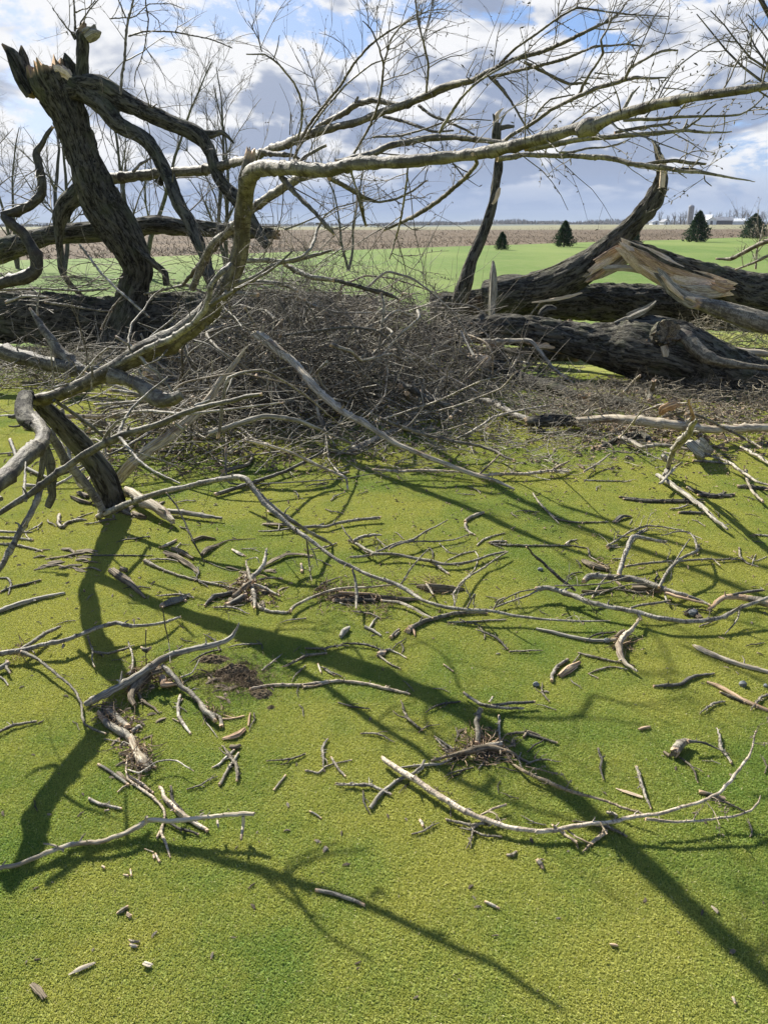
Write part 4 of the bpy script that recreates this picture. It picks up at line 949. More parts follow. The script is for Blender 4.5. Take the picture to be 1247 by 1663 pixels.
def front_log():
    e = empty('fallen_log', at_z(1090, 622, 0), 'thick furrowed fallen log in front with a hollow knot and a hanging splinter', 'log')
    def part(nm, s, style='old', mat='old', jag=(0, 0), wob=.25, flat=1.0, segs=None):
        mb = MB(); l = add_stroke(mb, s, style, jag, wob, flat); mb.build(nm, MATS[mat], e); return l
    part('trunk', 'Z 655,552:22@9.1 690,545:32@9 740,537:40@8.9 800,534:44@8.8 850,536:47@8.7 900,545:50@8.55 950,556:60@8.4 1000,563:76@8.25 1040,567:98@8.1 1090,577:104@8 1150,600:90@7.95 1200,614:78@7.9 1247,626:66@7.85 1340,650:60@7.7 1450,680:50@7.5', wob=.1)
    # knot: a short broken branch collar facing the viewer
    c = at_y(1085, 540, 7.75); a = at_y(1060, 556, 8.05)
    mb = MB(); tube(mb, [a, (a+c)/2, c], [.17, .15, .135], 30, 'old', 9, (0, 0), step=.02, wob=.1); mb.build('knot', MATS['old'], e)
    mb = MB(); d = (c-a)/np.linalg.norm(c-a); tube(mb, [c-d*.05, c+d*.012], [.120, .105], 17, 'wood', 10, (.22, .22), step=.01, wob=.05); mb.build('knot_core', MATS['brown'], e)
    o_ = np.array([.02, 0, -.012]); mb = MB(); tube(mb, [c+o_-d*.02, c+o_+d*.028], [.058, .05], 11, 'wood', 12, (.2, .2), step=.01, wob=.1); mb.build('knot_core', M_SOIL, e)
    part('splinter', 'F 775,450:9@7.72 783,480:11@7.7 787,510:10 783,545:3@7.7', 'wood', 'birch', flat=-.4)
    part('splinter', 'F 690,425:6@7.85 730,445:12 770,465:8', 'wood', 'red'); part('splinter', 'F 740,420:6@7.75 760,440:8', 'wood', 'fresh')
    part('side_branch', 'F 845,400:20@7.85 880,425:24@7.75 920,465:23@7.65 960,500:20@7.55 1010,520:15@7.5 1100,535:12@7.45 1180,545:9 1260,552:8@7.3', 'young', 'limb', (0, .5))
    part('broken_stub', 'F 615,325:12@8.15 660,303:14@8.1 700,285:11 725,262:6 738,246:2', 'wood', 'grey')
    part('broken_stub', 'F 215,315:10@8.8 235,290:14 255,280:12 285,285:7', 'old', 'old'); part('splinter', 'F 335,340:5@8.6 355,352:9 375,362:5', 'wood', 'red')
    part('splinter', 'F 205,455:5@8.45 260,450:12 330,466:6', 'wood', 'fresh', flat=-.4); part('splinter', 'F 140,430:5@8.5 200,445:8 300,475:7 420,492:7 520,515:3', 'wood', 'red')
    part('splinter', 'F 550,345:3@8.25 600,325:5 650,310:4', 'wood', 'grey')
front_log()

st('fallen_log', 'dark log lying under the furrowed log at the edge of the pile', 'log', 'old', 'F -60,500:16@9.3 60,492:22@9.2 180,486:24@9.1 280,492:22@9 380,505:14@8.9', 'old')
st('fallen_log', 'mossy dark log low on the grass left below the furrowed log', 'log', 'old', 'Z 800,600:18 850,616:26 890,628:26 925,640:20 940,645:14', 'old', jag=(.6, .8))
st('fallen_log', 'short rotten dark log with torn end left of the barkless pole', 'log', 'old', 'F 440,685:16 500,695:22 580,710:22 660,728:16 700,735:8', 'old', jag=(.8, .8))
st('wood_slab', 'pale oval cut face of a stub end beside the dark hollow left of the furrowed log', 'stub', 'fresh', 'O 580,145:16~.10 640,160:28~.14 700,175:26~.14 740,190:14~.1', 'wood', flat=.5)
st('broken_stub', 'short dark stump standing under the left end of the furrowed log', 'stub', 'old', 'O 755,70:24@8.6 760,150:22 770,240:24 790,300:26', 'old', jag=(.5, 0))
st('broken_branch', 'long silvery barkless pole lying across the debris at the right edge', 'branch', 'birch',
   ['P -30,590:11~.05 150,580:14~.07 300,590:16~.08 450,605:18~.08 560,615:18~.08 700,635:15~.07 850,655:14~.06 1000,650:14~.06 1250,645:14~.05 1450,640:13~.05', 'P 500,582:5~.1 600,555:5~.12 660,540:5~.14 695,520:4~.17'], 'young', mats=['birch', 'twig'], jag=(.8, 0))
st('broken_branch', 'pale crooked branch arched over the silvery barkless pole', 'branch', 'twig', ['P 690,550:5~.15 750,552:5~.15 800,570:5~.14 900,620:5~.10 1000,670:5~.07 1100,722:5~.04 1198,776:4', 'P 930,620:2~.1 945,680:2~.05 975,730:2'], twigs=5)
st('broken_stub', 'crooked grey stub poking up in front of the barkless pole', 'stub', 'grey', ['P 545,965:9 565,920:9~.03 585,850:9~.10 610,790:10~.18 650,735:15~.26 700,690:13~.34 740,620:10~.44 768,580:4~.50', 'P 550,850:12~.08 540,830:8~.1', 'P 610,800:7~.16 625,760:5~.2 630,720:3~.25'], 'young')
st('broken_branch', 'tan forked branch curving out of the litter below the barkless pole', 'branch', 'twig', ['P 250,712:9~.03 330,740:8~.03 400,776:7~.03 450,768:7~.04 520,760:6~.05 620,770:6~.05 750,800:5~.05 850,832:5~.04 940,860:5 1000,890:6 1060,935:5 1130,980:5 1180,1012:5 1250,1030:4', 'P 1060,770:3~.02 1130,810:6 1200,850:6 1260,890:5', 'P 1000,890:3 930,880:3 820,870:2'], twigs=5)
st('fallen_log', 'short dark crooked log end under the twigs left of the crooked grey stub', 'log', 'old', 'P 100,780:7 180,745:9 250,715:11 320,695:13 390,690:14 430,712:13 445,750:9', 'old', jag=(.6, .8))
st('stick', 'slim grey stick leaning beside the crooked stub', 'stick', 'grey', 'P 520,1020:5 570,965:5 620,910:5~.04 662,876:4~.08')
st('stick', 'straight grey stick sloping down across the green from the crooked stub', 'stick', 'grey', 'Z 1068,772:8~.02 1090,787:9 1112,803:9 1137,821:9 1160,843:8 1181,859:5', 'young')
st('stick', 'dark twig pair on the grass below the crooked stub', 'twig', 'dark', ['P 240,1108:4 330,1120:5 430,1130:5 560,1132:5 700,1128:4 810,1128:3', 'P 640,1212:3 720,1210:4 800,1215:3'])
st('stick', 'dark forked twig on the grass right of the straight grey stick', 'twig', 'dark', ['P 700,1045:6 750,1070:8 830,1090:7 910,1105:6 1000,1105:4', 'P 900,1100:4 960,1075:3', 'P 1040,1040:6 1130,1045:7 1247,1055:7'])
st('broken_branch', 'pale barked branch with dark gnarled end low in the middle right', 'branch', 'limb',
   ['O 560,450:6~.02 640,455:9~.03 700,462:11~.03 770,480:12~.04 830,515:11~.04 900,558:11~.03 960,580:12~.03 1010,598:13~.03', 'O 990,600:15~.03 1060,600:22~.03 1140,595:24~.03 1230,590:22~.03 1300,600:14~.02', 'O 1060,640:8 1080,670:6 1100,655:4'], 'young', mats=['limb', 'old', 'old'], parts=['stem', 'gnarled_end'])
st('bark_slab', 'pale folded slab of bark propped below the barkless pole', 'bark', 'grey', 'P 690,735:8~.04 740,750:30~.08 790,785:34~.05 850,800:16~.02 870,800:6', 'wood', flat=.35)
st('bark_slab', 'tan torn wood chunk behind the barkless pole', 'wood', 'red', 'P 520,550:8~.10 550,510:20~.14 600,500:20~.15 650,490:9~.12', 'wood', flat=.5)
st('stub', 'pale upright split piece between the log and the barkless pole', 'wood', 'red', 'P 735,610:5~.05 738,560:7~.15 715,490:5~.25 710,450:3~.3', 'wood')
st('stick', 'thick tan stick leaning up under the furrowed log', 'stick', 'twig', 'P 270,405:5 320,350:6~.05 380,290:5~.15')
st('stick', 'dark prop of dead wood under the furrowed log', 'stick', 'dark', 'P 440,460:8 455,400:10~.06 470,350:9~.15 480,320:9~.2', 'young')
for s, lab in (('P 0,555:3 45,510:3~.1 100,460:2~.2', 'thin straw coloured twig at the left end of the barkless pole'), ('P 250,705:3~.05 330,610:3~.2 420,485:2~.4', 'thin shoot slanting up across the barkless pole'),
               ('P 340,560:4~.08 420,525:4~.1 520,488:4~.14 700,475:3~.2 800,465:2~.2', 'long thin twig bridging the litter above the barkless pole'), ('P 0,940:4 90,890:4~.02 180,820:3~.04', 'bent twig on the grass left of the dark crooked log end'),
               ('P 0,995:3 150,1002:3 320,1003:2', 'straight flat twig on the green below the bent twig'), ('P 1090,930:6~.02 1110,1020:5 1150,1090:5 1210,1140:5', 'short dark stick hanging to the grass at the right edge debris'),
               ('P 890,565:3~.06 960,600:3~.05 1030,612:2', 'small pale twig on top of the barkless pole near the edge'), ('P 740,865:5 850,870:5 980,888:4', 'short pale stick below the folded bark slab')):
    st('twig', lab, 'twig', 'twig', s)
st('bare_branch', 'light branch leaning in from the right edge above the logs', 'branch', 'twig', ['C 1010,1172:3@7.4 1080,1172:6@7.3 1150,1135:7@7.2 1200,1110:7 1260,1085:8@7 1400,1010:8@6.8', 'F 1100,105:3@7.2 1180,75:4 1260,35:5@7', 'F 1190,100:4@7.2 1195,20:3 1215,-50:3 1225,-100:2'], 'young', twigs=26, tw_len=(.15, .5), tw_up=.4)
st('bare_branch', 'pale smooth branch half buried in twigs right of the hollow knot', 'branch', 'birch', 'F 920,452:6@8.4 1000,456:8 1080,468:9@8.3 1180,480:9 1280,490:8@8.1', 'young')

# ------------------------------------------------------------------ branches over and in front of the pile
st('broken_branch', 'straight pale ringed pole sloping down out of the pile onto the green', 'branch', 'birch', 'E 45,425:13@6.5 75,440:15 140,490:14 230,560:13@6 290,632:12 350,700:12@5.6 420,762:12 490,815:10@5.25 560,845:10 640,900:8@5 720,950:8 860,1010:7@4.8 1000,1065:7 1100,1102:6@4.72 1200,1130:5~.03 1290,1170:3~0', 'young', wob=.15, jag=(.8, .3))
st('broken_branch', 'thin pale branch lying beside and above the ringed pole', 'branch', 'limb', ['O -10,580:6~.2 60,610:6~.18 150,645:7~.15 260,680:7~.12 370,710:7~.10 480,735:6~.08 590,755:6~.07 670,770:6~.05 760,800:6~.04 830,840:5 890,860:4', 'O 370,722:4~.10 430,745:3~.06 500,775:3~.02'], 'young', twigs=10)
st('broken_branch', 'peeling tan branch with a bent tip lying below the pile', 'branch', 'tan', 'Z 398,715:6~.25 433,723:6~.2 467,733:6~.15 500,748:7~.1 535,764:6~.06 562,776:5~.04 565,795:4~0', 'young')
st('broken_branch', 'long thin branch lying level along the lower edge of the pile', 'branch', 'tan', ['O -60,925:4~.05 100,938:5~.03 230,932:5~.03 400,935:5~.03 560,945:4~.03 690,962:5~.03 800,955:6~.02 960,955:6~.02 1140,935:6~.02 1260,940:4', 'O 1140,935:5~.02 1190,905:5~.03 1260,870:4', 'O 650,965:4~.03 730,890:4~.06 800,820:3~.08'], twigs=10)
st('broken_branch', 'long slender branch fanning up right across the dark gap', 'branch', 'twig', ['O -40,600:4~.15 80,560:4~.16 200,520:4~.2 300,490:4~.22 430,440:4~.28 540,385:3.6~.34 680,325:3~.42 820,295:2~.45', 'O 180,565:2.4~.1 370,530:3~.15 500,495:3~.2 650,440:3~.25 800,380:3~.32 890,280:2~.5', 'O 500,720:4~.03 600,670:4~.05 690,615:4~.08 760,570:5~.1 850,545:5~.12 960,520:4~.12 1140,492:3~.12'], twigs=12)
st('broken_branch', 'upright crooked shoot in the middle of the pile', 'branch', 'twig', 'E 648,228:4@6.8 662,290:5 650,400:5 640,480:5@6.6 640,590:4', 'young')
st('broken_branch', 'level pale branch on top of the pile beside the upright broken end', 'branch', 'limb', ['N 640,268:7@6.6 720,264:8 800,262:8 900,270:7 1000,262:7@6.4 1100,232:6 1260,190:4@6.3', 'N 930,290:8@6.5 1030,340:7 1120,375:7@6.3 1250,395:6'], 'young', twigs=26, tw_len=(.15, .6), tw_up=.35)
st('broken_branch', 'second level branch just below the topmost one in the pile', 'branch', 'limb', ['N 560,440:5@6.7 600,425:8 700,405:8 850,412:7@6.5 960,440:6 1010,470:4', 'N 545,485:5@6.6 650,485:7 740,495:7'], 'young', twigs=20, tw_len=(.1, .5), tw_up=.35)
st('broken_branch', 'dark curved branch over the heap with a torn brown end', 'branch', 'dark', 'E 190,90:7@7.2 240,120:8 320,155:6@7 430,165:6 520,188:7@6.9 620,215:8 700,238:6 740,260:3', 'young')
st('broken_branch', 'small hooked pale twig under the ringed pole', 'twig', 'twig', 'E 335,745:5@5.8 350,810:5@5.75 372,880:5@5.7 405,925:3@5.65', 'young')
st('split_branch', 'long pale split slab of wood rising from the stub foot into the pile', 'branch', 'birch', 'D 548,1170:6~.0 580,1120:17~.04 640,1050:21@4.6 720,985:20@4.75 800,935:19@4.9 880,870:17@5.05 960,795:17@5.25 1020,730:17@5.4 1060,660:13@5.5 1100,610:11@5.6 1150,545:8@5.7 1185,490:4@5.75', 'wood', wob=.15, jag=(.8, .8), flat=-.4)
st('stick', 'pale root end where the split slab touches the ground', 'twig', 'twig', 'D 560,1160:4@4.4 540,1210:4@4.3 510,1245:3~0')
st('broken_branch', 'long tan branch slanting from the lower left up into the pile', 'branch', 'limb', ['M -300,1500:9@2.2 -150,1400:9@2.27 0,1310:9@2.34 110,1240:10@2.38 250,1150:11@2.42 400,1040:12@2.44 550,930:12@2.47 680,842:12@2.48 830,762:13@2.49 930,715:12 1050,675:12@2.48 1180,640:11 1290,600:10@2.47 1400,545:9@2.46 1530,500:9@2.44 1640,470:8 1800,440:8@2.4 1930,400:7@2.36 2040,385:5@2.33',
      'D 490,950:4@2.49 520,895:4 560,850:4 590,835:3@2.45 630,820:3', 'D 580,930:4@2.49 640,985:3 740,1020:3 890,1070:2', 'D 700,880:4@2.48 640,900:3 600,930:3', 'D 840,850:6@2.48 890,885:5 900,860:4'], 'young', wob=.2)
def diagonal_forks():
    e = bpy.data.objects[[o.name for o in sc.objects if o.get('label', '').startswith('long tan branch slanting')][0]]; c = 1/tan(SUN_EL)
    for pts, z in (([(464, 1431), (478, 1412), (500, 1400), (530, 1390), (565, 1385), (600, 1381)], (.93, 1.08)), ([(464, 1431), (490, 1470), (515, 1505), (550, 1533), (607, 1562)], (.93, .86)), ([(692, 1517), (715, 1518), (735, 1525)], (1.04, 1.06)), ([(210, 1375), (207, 1350), (205, 1310), (205, 1283)], (.73, .78))):
        q = np.array([np.r_[at_z(x, y)[:2]+SUNH*c*zz, zz] for (x, y), zz in zip(pts, np.linspace(z[0], z[1], len(pts)))])
        mb = MB(); tube(mb, q, np.linspace(.0075, .003, len(q)), 6, 'young', None, (0, 0), wob=.4); mb.build('side_twig', MATS['limb'], e)
diagonal_forks()
st('stick', 'brown stick slanting down out of the picture at the left edge, above the green', 'stick', 'twig', 'G -300,760:8@1.95 -150,560:9@2.05 -40,420:9@2.15 0,362:9@2.2 60,262:10@2.26 130,130:10@2.34 180,40:10@2.4 200,-30:8@2.46', 'young', jag=(.8, .8))
st('broken_branch', 'dead branch running low from the stub foot then down across the green', 'branch', 'limb',
   ['Z 160,838:10~.0 176,832:14~.04 215,815:13~.1 262,799:11~.16 300,791:10~.19 345,780:10~.22 385,774:11~.25 400,778:11~.25 410,792:10~.23 430,818:9~.19 447,832:9~.17 468,852:9~.14 496,872:9~.12 515,885:7~.10 545,908:7~.08 574,922:7~.06 602,935:7~.05 642,948:8~.04 663,960:8~.03 686,975:7~.03 720,985:7~.03 757,990:7~.03 800,993:6~.03 835,1000:6~.02 885,1006:5~.02 945,1009:4~.02 990,1008:2',
    'H 50,-10:8~.22 110,50:9~.18 170,100:9~.15 240,150:8~.12 330,205:7~.06 385,232:6~.03 412,248:4~0', 'H 290,220:3~.12 300,300:4~.06 305,360:3~.03 315,425:2', 'H 300,240:2~.1 330,300:2~.07 345,355:1.6~.04', 'H 510,368:4~.09 527,430:6~.06 532,500:7~.03 530,560:4', 'H 600,395:2~.06 608,445:2~.02',
    'H 95,60:2~.18 100,140:1.6~.1', 'H 1060,565:4~.03 1100,490:4~.08 1093,540:3~.03', 'H 1190,565:4~.03 1215,520:4~.07 1247,505:3~.09'], 'young', wob=.25, twigs=14, tw_len=(.04, .14))
st('broken_branch', 'light barked chunk and smooth stick just below the stub foot', 'wood', 'birch', ['G 620,-10:14~.03 690,40:20~.03 750,70:20~.03 800,105:18~.02 840,135:10', 'G 800,88:9~.01 900,98:11 1000,115:8 1070,125:5', 'G 620,5:10~.02 640,-20:6'], 'young', mats=['birch', 'grey', 'fresh'], jag=(.8, .8))
# ------------------------------------------------------------------ single sticks and branches lying on the green
T = 'twig'
S1 = [
 ('stick', 'long smooth silvery stick across the lower left with a short drop twig at its end', 'stick', 'birch', ['Z -30,1416:9~.005 0,1410:9~.008 30,1404:9~.01 75,1384:9~.012 115,1372:10~.012 165,1366:9~.015 200,1354:10~.018 225,1342:10~.02 243,1332:10~.022 268,1333:9~.026 310,1330:9~.032 350,1326:8~.037 390,1321:9~.042 412,1322:8~.045', 'Q 1048,830:6~.04 1042,880:6~.02 1036,945:5', 'Q 135,1000:6~.015 90,978:5~.02 60,968:4 35,966:3', 'Q 545,862:6~.022 556,832:6~.04', 'Q 915,850:5~.025 920,880:5', 'Q 850,848:3~.03 878,805:2~.05'], 'young'),
 ('broken_branch', 'knobbly pale stub branch passing under the long silvery stick', 'branch', 'tan', ['Q 622,682:6~.005 650,730:8 700,785:10~.0 735,820:12 800,862:9 860,900:7', 'Q 690,790:6~.01 660,760:5~.02', 'Q 735,825:6~.01 700,800:5~.03'], 'young'),
 ('twig', 'bumpy zigzag twig dangling over the long silvery stick', 'twig', 'tan', ['Q 458,520:3 452,590:3 462,640:5 520,685:6 570,720:6 620,762:6 648,800:5 645,850:5 630,905:6 655,965:5 674,1038:3', 'Q 470,625:5 530,665:6 590,710:5', 'Q 625,905:6 610,935:5', 'Q 410,705:3 440,680:4 460,670:3'], T),
 ('stick', 'short straight brown stick above the left end of the silvery stick', 'stick', 'dark', 'Q 315,566:6 385,612:7 465,668:6', 'plain'),
 ('root_clump', 'pair of short barkless log chips joined to a knotty root', 'root', 'limb', ['Q 375,298:13~.0 410,335:15 458,378:14', 'Q 340,345:12 380,375:14 430,405:15 480,435:12', 'Q 475,425:10 495,470:12 515,515:16 545,560:20 560,585:12', 'Q 500,500:8 470,520:6 490,560:5 480,600:3', 'Q 520,540:8 515,600:6 520,650:4', 'Q 480,400:8 520,370:7 535,380:4', 'Q 420,470:4 440,450:4 480,470:3', 'Q 540,510:6 560,540:8 600,580:5', 'Q 310,300:8 330,330:10 345,350:8'], 'young', {'fib': [(180, 1160, 16, 60), (205, 1180, 14, 60), (225, 1225, 14, 90), (228, 1250, 12, 60)], 'mats': ['limb', 'limb', 'birch', 'brown', 'brown', None, None, None, 'red']}),
 ('twig', 'fine curled twig looping right of the knotty root', 'twig', T, 'Q 455,592:3~.01 520,608:3~.02 565,580:3~.02 610,552:3 660,543:3 710,548:3 795,600:2', T),
 ('stick', 'broad weathered grey plank like branch with a hooked end above the torn turf', 'branch', 'grey', ['Z 143,1142:13~.0 155,1135:14~.01 180,1122:14~.02 214,1103:13~.03 240,1086:13~.035 265,1070:13~.04 285,1062:12~.04 310,1055:11~.04 340,1049:11~.04 365,1042:10~.04 379,1033:8~.045 385,1022:5~.06 387,1012:3~.075'], 'young'),
 ('broken_branch', 'tan knotty branch hanging below the plank like branch', 'branch', 'limb', ['Q 640,70:10~.03 670,95:12~.025 700,125:11~.02 745,175:10~.01 790,215:10 825,255:10 850,295:12 880,310:12 905,345:8', 'Q 880,300:8 930,325:7 935,370:9', 'Q 560,110:22~.01 530,150:20~.01 500,185:16 480,240:12 490,265:9', 'Q 500,190:8 530,240:7 580,270:5 620,305:3', 'Q 640,130:14~.01 640,165:12 700,160:6', 'Q 590,100:10~.03 630,90:10~.03', 'Q 840,290:3 850,340:3 915,430:2', 'Q 730,125:4~.02 790,100:3~.02 825,30:2~.03', 'Q 640,160:5 720,165:4 815,100:2'], 'young', {'fib': [(238, 1098, 16, 110), (222, 1125, 10, 50), (345, 1160, 10, 40), (262, 1105, 12, 50)], 'mats': [None, None, 'brown', 'brown', 'red', 'brown']}),
 ('twig', 'short knobbly twig stub right of the tan knotty branch', 'twig', T, ['Q 725,215:5 715,270:6 720,320:6 745,365:6 780,410:4', 'Q 715,270:3 740,235:3', 'Q 690,335:3 720,350:3'], T),
 ('broken_branch', 'forked grey branch entering from the left edge above the plank like branch', 'branch', 'limb',
    ['G -60,790:9~.01 0,778:9~.015 60,766:10~.02 130,758:10~.02 200,735:9~.025 280,722:9~.03 330,708:8~.03 380,690:8~.03 460,655:8~.035 560,628:8~.04 600,638:8~.04 640,642:7~.035 720,640:6~.03 800,625:6~.02 870,600:4~.01', 'G 110,755:7~.02 160,720:8~.02 220,680:8~.015 290,648:6~.01', 'G 110,770:9~.02 180,800:6~.02 250,855:6~.02 320,915:5~.015 365,960:5~.01 395,1020:5 400,1080:5 410,1120:5 460,1145:5 510,1162:4', 'G -40,870:10~.0 0,850:10 40,820:9~.01', 'G 30,810:4~.01 35,850:6 50,870:4', 'G -20,880:4 20,900:4 40,930:3', 'G 310,735:6~.02 300,750:4'], 'young', {'fib': [(35, 1062, 12, 40)]}),
 ('twig', 'small forked twig hanging over the wide shadow left of centre', 'twig', T, ['G 425,690:3~.02 450,765:5~.01 520,775:5 600,755:5 650,735:2', 'G 450,765:4~.01 445,800:3 455,840:3', 'G 470,770:3 500,790:2', 'G 620,720:3 640,780:4 640,840:4~.01 625,880:3'], T),
 ('twig', 'long straight dark twig crossing the wide shadow', 'twig', 'dark', 'G 400,303:2 500,302:3 640,303:3 740,305:2', T),
 ('stick', 'grey weathered stick lying alone at the left edge', 'stick', 'grey', 'G -40,580:10 0,570:10 100,533:10 200,507:8 310,484:5', 'young'),
 ('twig', 'dark twig at the left edge above the weathered stick', 'twig', 'dark', ['G 0,480:4 60,455:5 130,440:5 200,420:4', 'G -10,412:3 40,412:4 55,440:4 42,490:3'], T),
 ('twig', 'two thin twigs side by side at the left edge above the mown strip', 'twig', T, ['G -20,245:4 60,250:5 140,265:5 205,283:3', 'G -20,215:4 70,218:5 160,228:4', 'G 120,180:2 130,210:2 150,230:2'], T),
 ('twig', 'little hooked pale stick above the wide shadow near the stub foot', 'twig', T, ['G 290,105:6 280,150:7 300,168:6 325,145:6 370,132:5 420,130:3', 'G 325,148:4 380,120:3 450,95:2'], T),
 ('broken_branch', 'curved thin stick with a green grey broken end left of the root cluster', 'branch', T, ['G 700,328:9 740,350:7 800,378:5 880,405:5 980,430:5 1070,448:5 1160,468:4', 'G 990,545:5 1030,500:10 1080,495:10 1130,480:6'], 'young', {'mats': [None, 'dark']}),
 ('bark_piece', 'long rough bark strip above the curved thin stick', 'bark', 'brown', ['G 800,288:9~.0 860,310:11 910,345:10 960,382:6', 'G 835,270:7 880,285:9 930,318:6'], 'wood'),
 ('bark_piece', 'knotty bark piece inside the wide shadow', 'bark', 'brown', ['G 540,375:10 580,405:12 640,445:9 700,510:3', 'G 585,365:9 610,375:8'], 'wood'),
 ('stick', 'small bright stick end above the curved thin stick', 'stick', T, 'G 780,262:5 815,248:7 850,230:5', 'plain'),
 ('bark_piece', 'dark curled bark chunk right of the wide shadow', 'bark', 'dark', ['G 785,545:12 830,530:14 880,515:11 918,488:4', 'G 865,510:8 895,520:6'], 'wood'),
 ('bark_piece', 'pale bark cluster right of the wide shadow near the top', 'bark', 'brown', ['G 930,230:8 980,215:9 1035,222:5', 'G 975,300:8 990,280:12 1040,258:6 1100,230:3 1230,222:1.5'], 'wood'),
 ('bark_piece', 'short tan chip right of the pale bark cluster', 'bark', T, 'G 1125,275:5 1150,290:9 1180,302:4', 'wood'),
 ('root_clump', 'tangled root and bark cluster with splayed arms left of centre', 'root', T,
    ['H 20,420:8~.02 60,380:8~.03 85,340:8~.05 100,270:3~.08', 'H 0,330:3~.03 10,380:6~.03 30,430:8~.02', 'H 28,450:9~.01 38,500:9 40,555:5', 'H 40,440:6~.02 90,460:6~.01 160,495:4', 'H 20,510:8~.0 70,555:7 120,572:6 180,578:6 215,575:5', 'H -60,500:8 -20,470:10~.01 20,440:12~.02', 'H -90,540:8 -40,520:14 0,500:12', 'H 60,420:5~.02 120,410:4~.01 170,415:4', 'H 0,400:4 -10,460:7 10,520:5', 'H 55,465:3 100,480:4 170,498:2', 'H 0,325:2~.02 50,312:2~.03 65,340:2~.03'], T, {'fib': [(405, 958, 14, 150), (395, 970, 22, 90), (440, 975, 14, 30)], 'mats': [None, None, None, None, None, 'brown', 'dark', None, None, 'brown']}),
 ('bark_piece', 'long dark curved bark strip right above the root cluster', 'bark', 'brown', 'H 88,352:8 130,325:12 190,298:12 250,295:10 320,305:5', 'wood', {'flat': .6}),
 ('broken_branch', 'shredded bark bundle stretched along a thin curved stick in the centre', 'branch', 'brown',
    ['H 215,570:9 235,545:8 300,512:7~.01 380,480:7~.01 430,464:6~.02 500,458:6 600,455:5 720,443:3', 'H 400,505:9 470,495:13 550,500:13 640,505:12 740,512:11 830,515:6', 'H 420,520:7 500,520:9 620,520:8', 'H 650,520:5~.01 740,530:6~.01 800,555:6 850,585:5 900,605:3', 'H 820,450:5 880,455:16 960,460:14 1050,465:5', 'H 450,480:4~.02 540,485:5~.02 620,490:4~.01', 'H 870,440:4~.02 900,490:3', 'H 420,500:3 460,535:3 520,545:2', 'H 780,440:2 900,445:2 1000,450:2'], 'wood', {'mats': [T, None, 'dark', T, None, 'red', T, T, T], 'fib': [(560, 968, 26, 160), (620, 972, 30, 140), (700, 955, 14, 80), (530, 963, 12, 60)]}),
 ('stick', 'plain grey stick lying level above the centre of the green', 'stick', 'limb', ['H 60,186:3 150,183:4 230,172:5 330,162:7~.01 380,165:6 450,145:6 540,130:7~.01 645,122:7~.01', 'H 345,160:4 375,150:4', 'H 155,180:2 160,150:2~.02'], 'young'),
 ('broken_branch', 'many armed twiggy branch lying in the centre right of the long low branch', 'branch', 'limb',
    ['H 498,232:5~.01 540,252:6~.015 575,275:6~.02 620,295:7~.02 680,295:6~.02 740,302:6~.015 820,320:6~.01 900,332:7~.01 950,345:6~.01 1040,343:6 1110,325:5 1170,302:5 1245,285:4', 'H 515,235:6~.02 560,212:6~.02 610,205:5~.02 655,205:3', 'H 600,300:4~.02 680,262:5~.02 740,240:5~.03 800,228:5~.03 860,188:4~.04 920,160:3~.05 970,132:2~.06', 'H 690,268:5~.02 760,240:5~.03 830,235:4~.02 920,235:4~.01 1010,225:3 1070,200:2', 'H 500,310:5 560,308:5 610,298:5~.01', 'H 890,330:6 930,360:7 975,390:5', 'H 620,215:3~.01 660,250:3~.02 690,280:2', 'H 460,160:3~.05 480,195:3~.04 515,235:4~.02', 'H 520,235:3 580,290:3 640,300:3', 'H 930,245:2 980,290:2 1040,300:1.5'], 'young', {'twigs': 20, 'tw_len': (.03, .14)}),
 ('twig', 'thin bright twig standing out of the long low branch', 'twig', T, 'H 745,442:4~.03 790,370:4~.08 840,310:3~.12 882,268:2~.15', T),
 ('twig', 'long curved twig arching to the right of the long low branch', 'twig', T, ['H 1005,545:3~.02 998,490:4~.03 1030,440:4~.03 1080,400:4~.02 1150,358:4~.01 1200,320:3~.02 1260,285:3~.02', 'H 970,325:2 1040,295:3 1100,282:2.4 1118,310:2 1100,370:2 1030,435:2'], T),
 ('broken_branch', 'stout stick with a frayed orange end under the long low branch', 'branch', 'limb', ['H 780,668:9 810,645:9 860,618:9 920,602:8 1000,585:8 1080,578:7 1160,580:5', 'H 790,655:10 805,665:6 812,690:3', 'H 800,640:5 775,655:4 760,670:2', 'H 970,625:3 1080,622:4 1160,617:4 1250,612:3'], 'young', {'mats': [None, 'red', 'red', 'twig']}),
 ('wood_chip', 'stubby grey chip left of the small forked stick in the centre', 'wood chip', 'grey', 'H 452,690:8 468,672:12 495,655:8', 'young'),
 ('twig', 'small grey forked stick in the centre of the green', 'twig', 'grey', ['H 575,648:6 610,665:6 652,690:4', 'H 598,655:5 608,630:5 630,602:3'], 'young'),
 ('wood_chip', 'short chip beside the frayed stick', 'wood chip', 'limb', ['H 700,695:8 735,660:5', 'H 715,690:5 738,672:4'], 'young'),
 ('twig', 'two small crossed twigs below the centre', 'twig', T, ['H 640,775:8 690,755:5 730,775:3 772,795:3', 'H 635,785:6 670,810:4 700,830:4 742,848:3', 'H 640,780:10 665,775:9'], T),
 ('twig', 'tiny straight twig left of two small crossed twigs', 'twig', T, 'H 368,842:3 395,862:4 425,880:3', 'plain'),
 ('twig', 'tiny upright twig beside the tiny straight twig', 'twig', T, 'H 345,825:3 352,845:4 362,868:3', 'plain'),
 ('twig', 'tiny pale twig on the open green right of centre', 'twig', T, 'H 950,828:3 970,842:4 997,862:3', 'plain'),
